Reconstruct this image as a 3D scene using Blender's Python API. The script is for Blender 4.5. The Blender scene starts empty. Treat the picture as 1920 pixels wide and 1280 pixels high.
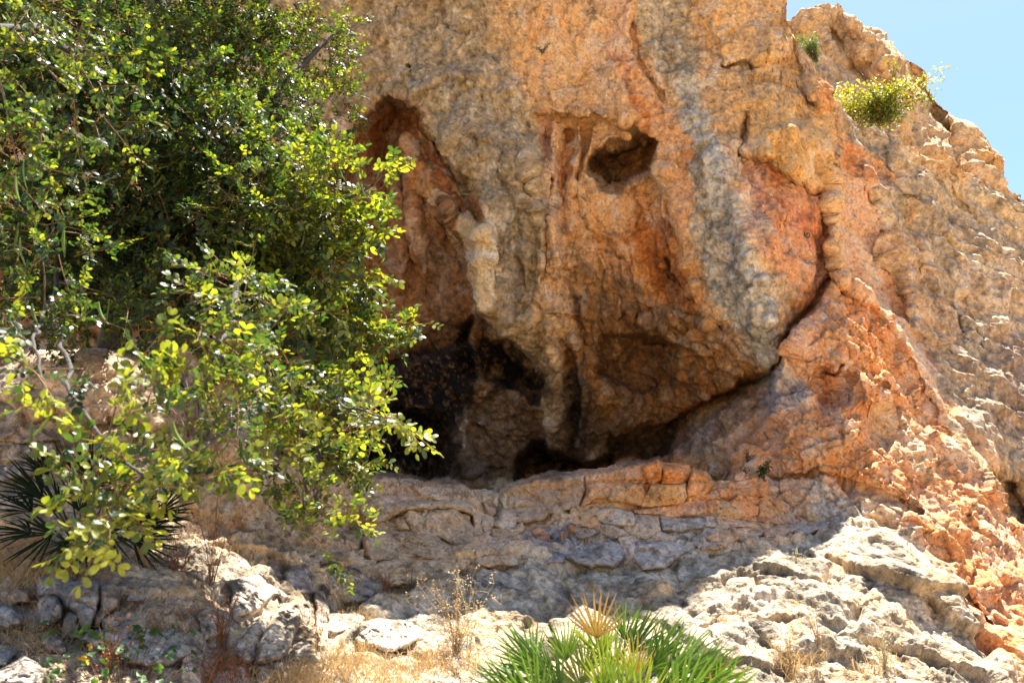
import bpy, math, random
import numpy as np

# ------------------------------------------------------------------ camera, sky, sun, exposure
scene = bpy.context.scene
col = scene.collection
R = math.radians
W_PX, H_PX, F_PX = 1920.0, 1280.0, 1653.0
PITCH = R(15.0)
CAM = np.array([0.0, 0.0, 1.6])

cam_data = bpy.data.cameras.new('camera')
cam_data.sensor_width = 36.0
cam_data.lens = 36.0 * F_PX / W_PX
cam_data.clip_end = 3000.0
cam_data.dof.use_dof = True
cam_data.dof.focus_distance = 8.6
cam_data.dof.aperture_fstop = 4.0
cam = bpy.data.objects.new('camera', cam_data)
cam.location = CAM
cam.rotation_euler = (R(90) + PITCH, 0, 0)
col.objects.link(cam)
scene.camera = cam

SUN_AZ, SUN_EL = R(32.0), R(70.0)          # azimuth from +Y towards +X
world = bpy.data.worlds.new('World')
scene.world = world
world.use_nodes = True
wn = world.node_tree.nodes
bg = wn['Background']
sky_tex = wn.new('ShaderNodeTexSky')
sky_tex.sky_type = 'NISHITA'
sky_tex.sun_disc = False
sky_tex.sun_elevation = SUN_EL
sky_tex.sun_rotation = SUN_AZ
sky_tex.air_density = 0.8
sky_tex.dust_density = 1.0
sky_tex.ozone_density = 7.0
world.node_tree.links.new(sky_tex.outputs['Color'], bg.inputs['Color'])
bg.inputs['Strength'].default_value = 0.078

sun_data = bpy.data.lights.new('sun', 'SUN')
sun_data.energy = 5.0
sun_data.angle = R(0.53)
sun_data.color = (1.0, 0.95, 0.86)
sun = bpy.data.objects.new('sun', sun_data)
sun.rotation_euler = (-(math.pi / 2 - SUN_EL), 0, -SUN_AZ)
sun.location = (6, 8, 20)
col.objects.link(sun)

scene.view_settings.view_transform = 'Standard'
scene.view_settings.look = 'None'
scene.view_settings.gamma = 1.0
scene.view_settings.use_curve_mapping = False
scene.view_settings.exposure = 2.05
scene.render.engine = 'CYCLES'
scene.cycles.max_bounces = 5
scene.cycles.diffuse_bounces = 3
scene.cycles.glossy_bounces = 2
scene.cycles.transmission_bounces = 3
scene.cycles.transparent_max_bounces = 4
scene.cycles.caustics_reflective = False
scene.cycles.caustics_refractive = False

# ------------------------------------------------------------------ maths helpers
CP, SP = math.cos(PITCH), math.sin(PITCH)

def rays(px, py):
    a = (np.asarray(px, float) - W_PX / 2) / F_PX
    b = (H_PX / 2 - np.asarray(py, float)) / F_PX
    return np.stack([a, CP - SP * b, SP + CP * b], -1)

def at(px, py, Y):
    """the point of the place that the photograph shows at (px, py) when it lies Y metres north"""
    r = rays(px, py)
    return CAM + r * (np.asarray(Y, float) / r[..., 1])[..., None]

def to_px(P):
    D = np.asarray(P, float) - CAM
    fwd = D[..., 1] * CP + D[..., 2] * SP
    up = -D[..., 1] * SP + D[..., 2] * CP
    return W_PX / 2 + F_PX * D[..., 0] / fwd, H_PX / 2 - F_PX * up / fwd

def hsh(ix, iy, iz, seed):
    h = (ix.astype(np.uint32) * np.uint32(0x8da6b343)) ^ (iy.astype(np.uint32) * np.uint32(0xd8163841)) \
        ^ (iz.astype(np.uint32) * np.uint32(0xcb1ab31f)) ^ np.uint32((seed * 0x9E3779B1) & 0xffffffff)
    h ^= h >> np.uint32(15)
    h *= np.uint32(0x2c1b3c6d)
    h ^= h >> np.uint32(12)
    h *= np.uint32(0x297a2d39)
    h ^= h >> np.uint32(15)
    return h

_g = np.random.RandomState(5).normal(size=(64, 3))
GRAD = (_g / np.linalg.norm(_g, axis=1)[:, None]).astype(np.float32)

def perlin(P, seed=0):
    P = np.asarray(P, np.float32).reshape(-1, 3)
    I = np.floor(P).astype(np.int32)
    Fr = P - I
    U = Fr * Fr * Fr * (Fr * (Fr * 6 - 15) + 10)
    out = np.zeros(len(P), np.float32)
    for dx in (0, 1):
        wx = U[:, 0] if dx else 1 - U[:, 0]
        for dy in (0, 1):
            wy = U[:, 1] if dy else 1 - U[:, 1]
            for dz in (0, 1):
                wz = U[:, 2] if dz else 1 - U[:, 2]
                g = GRAD[hsh(I[:, 0] + dx, I[:, 1] + dy, I[:, 2] + dz, seed) & np.uint32(63)]
                d = g[:, 0] * (Fr[:, 0] - dx) + g[:, 1] * (Fr[:, 1] - dy) + g[:, 2] * (Fr[:, 2] - dz)
                out += wx * wy * wz * d
    return out * 1.6

def fbm(P, freq, octs, seed=0, gain=0.5, lac=2.03):
    out = 0.0
    a = 1.0
    for k in range(octs):
        out = out + a * perlin(P * (freq * lac ** k), seed + k * 17)
        a *= gain
    return out

def ridged(P, freq, octs, seed=0, gain=0.5, lac=2.1):
    out = 0.0
    a = 1.0
    for k in range(octs):
        out = out + a * (1 - 2 * np.abs(perlin(P * (freq * lac ** k), seed + k * 13)))
        a *= gain
    return out

def cells(P, freq, seed=0):
    """nearest cell: distance, second distance, offset from its centre, three random numbers of the cell"""
    Q = np.asarray(P, np.float32).reshape(-1, 3) * np.float32(freq)
    n = len(Q)
    D1 = np.empty(n, np.float32); D2 = np.empty(n, np.float32); OFF = np.empty((n, 3), np.float32); RR = np.empty((n, 3), np.float32)
    k = np.float32(1 / 1023.0); m10 = np.uint32(1023)
    for a in range(0, n, 40000):
        q = Q[a:a + 40000]
        I = np.floor(q).astype(np.int32)
        fx, fy, fz = (q[:, j] - I[:, j] for j in range(3))
        nn = len(q)
        d1 = np.full(nn, 9e9, np.float32); d2 = d1.copy()
        bh = np.zeros(nn, np.uint32); bi = np.zeros(nn, np.int8)
        t = 0
        for dx in (-1, 0, 1):
            hx = (I[:, 0] + dx).astype(np.uint32) * np.uint32(0x8da6b343)
            for dy in (-1, 0, 1):
                hy = hx ^ ((I[:, 1] + dy).astype(np.uint32) * np.uint32(0xd8163841))
                for dz in (-1, 0, 1):
                    h = hy ^ ((I[:, 2] + dz).astype(np.uint32) * np.uint32(0xcb1ab31f)) ^ np.uint32((seed * 0x9E3779B1) & 0xffffffff)
                    h ^= h >> np.uint32(15); h *= np.uint32(0x2c1b3c6d); h ^= h >> np.uint32(12); h *= np.uint32(0x297a2d39); h ^= h >> np.uint32(15)
                    vx = (h & m10) * k + (dx - fx); vy = ((h >> np.uint32(10)) & m10) * k + (dy - fy); vz = ((h >> np.uint32(20)) & m10) * k + (dz - fz)
                    d = (vx * vx + vy * vy + vz * vz).astype(np.float32)
                    m = d < d1
                    d2 = np.where(m, d1, np.minimum(d2, d)); d1 = np.where(m, d, d1)
                    bh = np.where(m, h, bh); bi = np.where(m, np.int8(t), bi)
                    t += 1
        OFF[a:a + nn, 0] = (bh & m10) * k + (bi // 9 - 1 - fx)
        OFF[a:a + nn, 1] = ((bh >> np.uint32(10)) & m10) * k + ((bi // 3) % 3 - 1 - fy)
        OFF[a:a + nn, 2] = ((bh >> np.uint32(20)) & m10) * k + (bi % 3 - 1 - fz)
        b = hsh(bh, bh >> np.uint32(7), bh, seed + 91)
        RR[a:a + nn, 0] = (b & m10) * k; RR[a:a + nn, 1] = ((b >> np.uint32(10)) & m10) * k; RR[a:a + nn, 2] = ((b >> np.uint32(20)) & m10) * k
        D1[a:a + nn] = d1; D2[a:a + nn] = d2
    return np.sqrt(D1), np.sqrt(D2), OFF, RR

def facet(P, freq, seed=0, tilt=1.0, step=0.5):
    """broken-rock relief: every cell is a flat chip with its own tilt and height"""
    d1, d2, off, r = cells(P, freq, seed)
    v = (off * (r - 0.5)).sum(-1) * 2 * tilt + (r[:, 0] - 0.5) * step
    edge = np.clip((d2 - d1) / 0.10, 0, 1)
    return v, edge, r

def sstep(a, b, x):
    t = np.clip((x - a) / (b - a), 0, 1)
    return t * t * (3 - 2 * t)

def poly_sd(px, py, poly):
    """signed distance in pixels, positive inside"""
    poly = np.asarray(poly, float)
    best = np.full(px.shape, 1e9)
    inside = np.zeros(px.shape, bool)
    n = len(poly)
    for i in range(n):
        x0, y0 = poly[i]
        x1, y1 = poly[(i + 1) % n]
        ex, ey = x1 - x0, y1 - y0
        L = ex * ex + ey * ey + 1e-9
        t = np.clip(((px - x0) * ex + (py - y0) * ey) / L, 0, 1)
        d = (px - x0 - t * ex) ** 2 + (py - y0 - t * ey) ** 2
        np.minimum(best, d, out=best)
        c = (y0 > py) != (y1 > py)
        if c.any():
            xs = ex * (py - y0) / (ey if abs(ey) > 1e-9 else 1e-9) + x0
            inside ^= c & (px < xs)
    d = np.sqrt(best)
    return np.where(inside, d, -d)

def poly_mask(px, py, poly, feather, grow=0.0):
    """soft mask: 0 at feather outside, 1 at feather inside"""
    poly = np.asarray(poly, float)
    out = np.zeros(px.shape)
    m = (px > poly[:, 0].min() - feather - grow) & (px < poly[:, 0].max() + feather + grow) & \
        (py > poly[:, 1].min() - feather - grow) & (py < poly[:, 1].max() + feather + grow)
    if m.any():
        out[m] = sstep(-feather, feather, poly_sd(px[m], py[m], poly) + grow)
    return out

def line_dist(px, py, pts, reach):
    out = np.full(px.shape, 1e6)
    pts = np.asarray(pts, float)
    m = (px > pts[:, 0].min() - reach) & (px < pts[:, 0].max() + reach) & \
        (py > pts[:, 1].min() - reach) & (py < pts[:, 1].max() + reach)
    if m.any():
        x, y = px[m], py[m]
        best = np.full(x.shape, 1e9)
        for i in range(len(pts) - 1):
            x0, y0 = pts[i]
            ex, ey = pts[i + 1] - pts[i]
            t = np.clip(((x - x0) * ex + (y - y0) * ey) / (ex * ex + ey * ey + 1e-9), 0, 1)
            np.minimum(best, (x - x0 - t * ex) ** 2 + (y - y0 - t * ey) ** 2, out=best)
        out[m] = np.sqrt(best)
    return out

def line_mask(px, py, pts, width):
    d = line_dist(px, py, pts, width * 3)
    return np.exp(-(d / width) ** 2)

class Depth:
    """thin-plate surface through control points (px, py, metres)"""
    def __init__(self, pts, smooth=0.002):
        pts = np.asarray(pts, float)
        self.X = pts[:, :2] / 1000.0
        n = len(pts)
        K = self.phi(self.X[:, None] - self.X[None])
        K += np.eye(n) * smooth
        Pm = np.concatenate([np.ones((n, 1)), self.X], 1)
        A = np.zeros((n + 3, n + 3))
        A[:n, :n] = K; A[:n, n:] = Pm; A[n:, :n] = Pm.T
        self.w = np.linalg.solve(A, np.concatenate([pts[:, 2], np.zeros(3)]))
        self.gx = np.linspace(-900, 2900, 191)
        self.gy = np.linspace(-900, 2000, 146)
        GX, GY = np.meshgrid(self.gx / 1000, self.gy / 1000)
        Q = np.stack([GX.ravel(), GY.ravel()], -1)
        V = self.phi(Q[:, None] - self.X[None]) @ self.w[:n] + self.w[n] + Q @ self.w[n + 1:]
        self.V = V.reshape(GX.shape)
    @staticmethod
    def phi(d):
        r2 = (d ** 2).sum(-1) + 1e-12
        return 0.5 * r2 * np.log(r2)
    def __call__(self, px, py):
        x = np.clip((np.asarray(px, float) - self.gx[0]) / (self.gx[1] - self.gx[0]), 0, len(self.gx) - 1.001)
        y = np.clip((np.asarray(py, float) - self.gy[0]) / (self.gy[1] - self.gy[0]), 0, len(self.gy) - 1.001)
        i, j = x.astype(int), y.astype(int)
        # smooth (cubic-eased) bilinear lookup on a fine table
        fx, fy = x - i, y - j
        V = self.V
        return (V[j, i] * (1 - fx) + V[j, i + 1] * fx) * (1 - fy) + (V[j + 1, i] * (1 - fx) + V[j + 1, i + 1] * fx) * fy

def lin(c):
    c = np.asarray(c, float) / 255.0
    return np.where(c <= 0.04045, c / 12.92, ((c + 0.055) / 1.055) ** 2.4)

# ------------------------------------------------------------------ object helpers
def tag(o, label=None, cat=None, group=None, kind=None):
    if label: o['label'] = label
    if cat: o['category'] = cat
    if group: o['group'] = group
    if kind: o['kind'] = kind
    return o

def link(name, me, mat=None, parent=None, loc=None):
    o = bpy.data.objects.new(name, me)
    if mat is not None and me is not None and len(me.materials) == 0:
        me.materials.append(mat)
    col.objects.link(o)
    if loc is not None:
        o.location = loc
    if parent is not None:
        o.parent = parent
    return o

def empty(name, loc, rz=0.0):
    o = bpy.data.objects.new(name, None)
    o.empty_display_size = 0.1
    o.location = loc
    o.rotation_euler = (0, 0, rz)
    col.objects.link(o)
    return o

def mesh_np(name, V, faces, colors=None, smooth=True):
    """faces: (n,4) or (n,3) int array, or a list of such arrays"""
    V = np.ascontiguousarray(np.asarray(V, np.float32))
    if not isinstance(faces, (list, tuple)):
        faces = [faces]
    faces = [np.asarray(f, np.int32) for f in faces if len(f)]
    me = bpy.data.meshes.new(name)
    me.vertices.add(len(V))
    me.vertices.foreach_set('co', V.ravel())
    nl = sum(f.size for f in faces)
    nf = sum(len(f) for f in faces)
    me.loops.add(nl)
    me.loops.foreach_set('vertex_index', np.concatenate([f.ravel() for f in faces]))
    me.polygons.add(nf)
    sizes = np.concatenate([np.full(len(f), f.shape[1], np.int32) for f in faces])
    starts = np.concatenate([[0], np.cumsum(sizes)[:-1]]).astype(np.int32)
    me.polygons.foreach_set('loop_start', starts)
    if smooth:
        me.polygons.foreach_set('use_smooth', np.ones(nf, bool))
    me.update(calc_edges=True)
    if colors is not None:
        ca = me.color_attributes.new('Col', 'FLOAT_COLOR', 'POINT')
        c4 = np.ones((len(V), 4), np.float32)
        c4[:, :3] = colors
        ca.data.foreach_set('color', c4.ravel())
    return me

def grid_faces(nr, nc, flip=False):
    i = np.arange(nr - 1)[:, None] * nc + np.arange(nc - 1)[None]
    f = np.stack([i, i + nc, i + nc + 1, i + 1], -1).reshape(-1, 4)
    return f[:, ::-1] if flip else f

def tube(path, radii, sides=6):
    """verts, quads of a swept tube through the points of path"""
    path = np.asarray(path, float)
    n = len(path)
    T = np.gradient(path, axis=0)
    T /= np.linalg.norm(T, axis=1)[:, None] + 1e-12
    ref = np.array([0.3, 0.2, 0.93])
    A = np.cross(T, ref); A /= np.linalg.norm(A, axis=1)[:, None] + 1e-9
    B = np.cross(T, A)
    th = np.linspace(0, 2 * math.pi, sides, endpoint=False)
    V = path[:, None] + np.asarray(radii, float)[:, None, None] * (np.cos(th)[None, :, None] * A[:, None] + np.sin(th)[None, :, None] * B[:, None])
    i = np.arange(n - 1)[:, None] * sides
    k = np.arange(sides)[None]
    k2 = (k + 1) % sides
    Fq = np.stack([i + k, i + k2, i + sides + k2, i + sides + k], -1).reshape(-1, 4)
    return V.reshape(-1, 3), Fq

class Soup:
    """collects verts / faces / colours for one mesh"""
    def __init__(self): self.V = []; self.Q = []; self.T = []; self.C = []; self.n = 0
    def add(self, V, F, c=(1, 1, 1)):
        V = np.asarray(V, float); F = np.asarray(F, int)
        (self.Q if F.shape[1] == 4 else self.T).append(F + self.n)
        self.V.append(V)
        c = np.asarray(c, float)
        self.C.append(np.broadcast_to(c, V.shape).copy())
        self.n += len(V)
    def mesh(self, name, smooth=True):
        fs = []
        if self.Q: fs.append(np.concatenate(self.Q))
        if self.T: fs.append(np.concatenate(self.T))
        return mesh_np(name, np.concatenate(self.V), fs, np.concatenate(self.C), smooth)

# ------------------------------------------------------------------ materials
def new_mat(name):
    m = bpy.data.materials.new(name)
    m.use_nodes = True
    nt = m.node_tree
    nt.nodes.clear()
    return m, nt, nt.nodes.new('ShaderNodeOutputMaterial')

def rock_material(name, speck=0.32, bump=0.65, rough=0.92):
    m, nt, out = new_mat(name)
    N, L = nt.nodes.new, nt.links.new
    tc = N('ShaderNodeTexCoord')
    at_ = N('ShaderNodeAttribute'); at_.attribute_name = 'Col'
    def noise(scale, det, rgh=0.6):
        n = N('ShaderNodeTexNoise'); n.inputs['Scale'].default_value = scale
        n.inputs['Detail'].default_value = det; n.inputs['Roughness'].default_value = rgh
        L(tc.outputs['Object'], n.inputs['Vector']); return n
    def mr(v, a, b, c, d):
        n = N('ShaderNodeMapRange'); n.inputs[1].default_value = a; n.inputs[2].default_value = b
        n.inputs[3].default_value = c; n.inputs[4].default_value = d; L(v, n.inputs[0]); return n.outputs[0]
    def math_(op, a, b):
        n = N('ShaderNodeMath'); n.operation = op
        for k, v in enumerate((a, b)):
            if isinstance(v, (int, float)): n.inputs[k].default_value = v
            else: L(v, n.inputs[k])
        return n.outputs[0]
    n2 = noise(26, 3, 0.72).outputs['Fac']
    n3 = noise(100, 1, 0.6).outputs['Fac']
    pit = mr(n2, 0.32, 0.40, 0.0, 1.0)                         # small dirty pits
    chip = mr(n2, 0.62, 0.70, 0.0, 1.0)                        # small pale chips
    v = math_('MULTIPLY', mr(n2, 0.28, 0.72, 1 - speck, 1 + speck), mr(n3, 0.28, 0.72, 1 - speck * 0.5, 1 + speck * 0.5))
    v = math_('MULTIPLY', v, mr(pit, 0, 1, 0.6, 1.0))
    v = math_('MULTIPLY', v, mr(chip, 0, 1, 1.0, 1.2))
    mul = N('ShaderNodeVectorMath'); mul.operation = 'SCALE'
    L(at_.outputs['Color'], mul.inputs[0]); L(v, mul.inputs['Scale'])
    bs = N('ShaderNodeBsdfPrincipled')
    bs.inputs['Roughness'].default_value = rough
    bs.inputs['Specular IOR Level'].default_value = 0.25
    L(mul.outputs[0], bs.inputs['Base Color'])
    h = math_('MULTIPLY', n2, 0.045)
    bp = N('ShaderNodeBump'); bp.inputs['Strength'].default_value = bump; bp.inputs['Distance'].default_value = 1.0
    L(h, bp.inputs['Height']); L(bp.outputs[0], bs.inputs['Normal'])
    L(bs.outputs[0], out.inputs[0])
    return m

def leaf_material(name, trans=0.45, rough=0.32, spec=0.5, tmul=(1.15, 1.25, 0.45)):
    m, nt, out = new_mat(name)
    N, L = nt.nodes.new, nt.links.new
    a = N('ShaderNodeAttribute'); a.attribute_name = 'Col'
    tc = N('ShaderNodeTexCoord')
    nz = N('ShaderNodeTexNoise'); nz.inputs['Scale'].default_value = 40; nz.inputs['Detail'].default_value = 3
    L(tc.outputs['Object'], nz.inputs['Vector'])
    mrn = N('ShaderNodeMapRange'); mrn.inputs[1].default_value = 0.3; mrn.inputs[2].default_value = 0.7
    mrn.inputs[3].default_value = 0.8; mrn.inputs[4].default_value = 1.2; L(nz.outputs['Fac'], mrn.inputs[0])
    sc = N('ShaderNodeVectorMath'); sc.operation = 'SCALE'; L(a.outputs['Color'], sc.inputs[0]); L(mrn.outputs[0], sc.inputs['Scale'])
    bs = N('ShaderNodeBsdfPrincipled'); bs.inputs['Roughness'].default_value = rough
    bs.inputs['Specular IOR Level'].default_value = spec
    L(sc.outputs[0], bs.inputs['Base Color'])
    tm = N('ShaderNodeVectorMath'); tm.operation = 'MULTIPLY'; tm.inputs[1].default_value = tmul
    L(sc.outputs[0], tm.inputs[0])
    tr = N('ShaderNodeBsdfTranslucent'); L(tm.outputs[0], tr.inputs['Color'])
    mx = N('ShaderNodeMixShader'); mx.inputs[0].default_value = trans
    L(bs.outputs[0], mx.inputs[1]); L(tr.outputs[0], mx.inputs[2]); L(mx.outputs[0], out.inputs[0])
    return m

def plain_material(name, rough=0.85, metal=0.0, scale=30.0, amount=0.25, bump=0.1):
    m, nt, out = new_mat(name)
    N, L = nt.nodes.new, nt.links.new
    a = N('ShaderNodeAttribute'); a.attribute_name = 'Col'
    tc = N('ShaderNodeTexCoord')
    nz = N('ShaderNodeTexNoise'); nz.inputs['Scale'].default_value = scale; nz.inputs['Detail'].default_value = 4
    L(tc.outputs['Object'], nz.inputs['Vector'])
    mrn = N('ShaderNodeMapRange'); mrn.inputs[1].default_value = 0.3; mrn.inputs[2].default_value = 0.7
    mrn.inputs[3].default_value = 1 - amount; mrn.inputs[4].default_value = 1 + amount; L(nz.outputs['Fac'], mrn.inputs[0])
    sc = N('ShaderNodeVectorMath'); sc.operation = 'SCALE'; L(a.outputs['Color'], sc.inputs[0]); L(mrn.outputs[0], sc.inputs['Scale'])
    bs = N('ShaderNodeBsdfPrincipled'); bs.inputs['Roughness'].default_value = rough; bs.inputs['Metallic'].default_value = metal
    L(sc.outputs[0], bs.inputs['Base Color'])
    bp = N('ShaderNodeBump'); bp.inputs['Strength'].default_value = bump; bp.inputs['Distance'].default_value = 0.02
    L(nz.outputs['Fac'], bp.inputs['Height']); L(bp.outputs[0], bs.inputs['Normal'])
    L(bs.outputs[0], out.inputs[0])
    return m

MAT_ROCK = rock_material('cliff_rock')
MAT_SLOPE = rock_material('slope_rock', speck=0.32, bump=0.8)
MAT_LEAF = leaf_material('carob_leaf', trans=0.46, rough=0.40, spec=0.40, tmul=(1.8, 1.7, 0.4))
MAT_BUSH = leaf_material('bush_leaf', trans=0.45, rough=0.45, spec=0.35, tmul=(1.5, 1.5, 0.45))
MAT_PALM = leaf_material('palm_leaf', trans=0.38, rough=0.5, spec=0.35, tmul=(1.2, 1.25, 0.5))
MAT_PALM_SHADE = leaf_material('shaded_palm_leaf', trans=0.2, rough=0.8, spec=0.08, tmul=(1.1, 1.2, 0.5))  # darker, duller copy of the palm leaf: shade put into the material
MAT_BARK = plain_material('bark', 0.9, 0, 45, 0.4, 0.6)
MAT_DRY = leaf_material('dry_stalk', trans=0.25, rough=0.7, spec=0.2, tmul=(1.0, 0.95, 0.8))
MAT_STEEL = plain_material('steel', 0.35, 1.0, 60, 0.15, 0.05)

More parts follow.
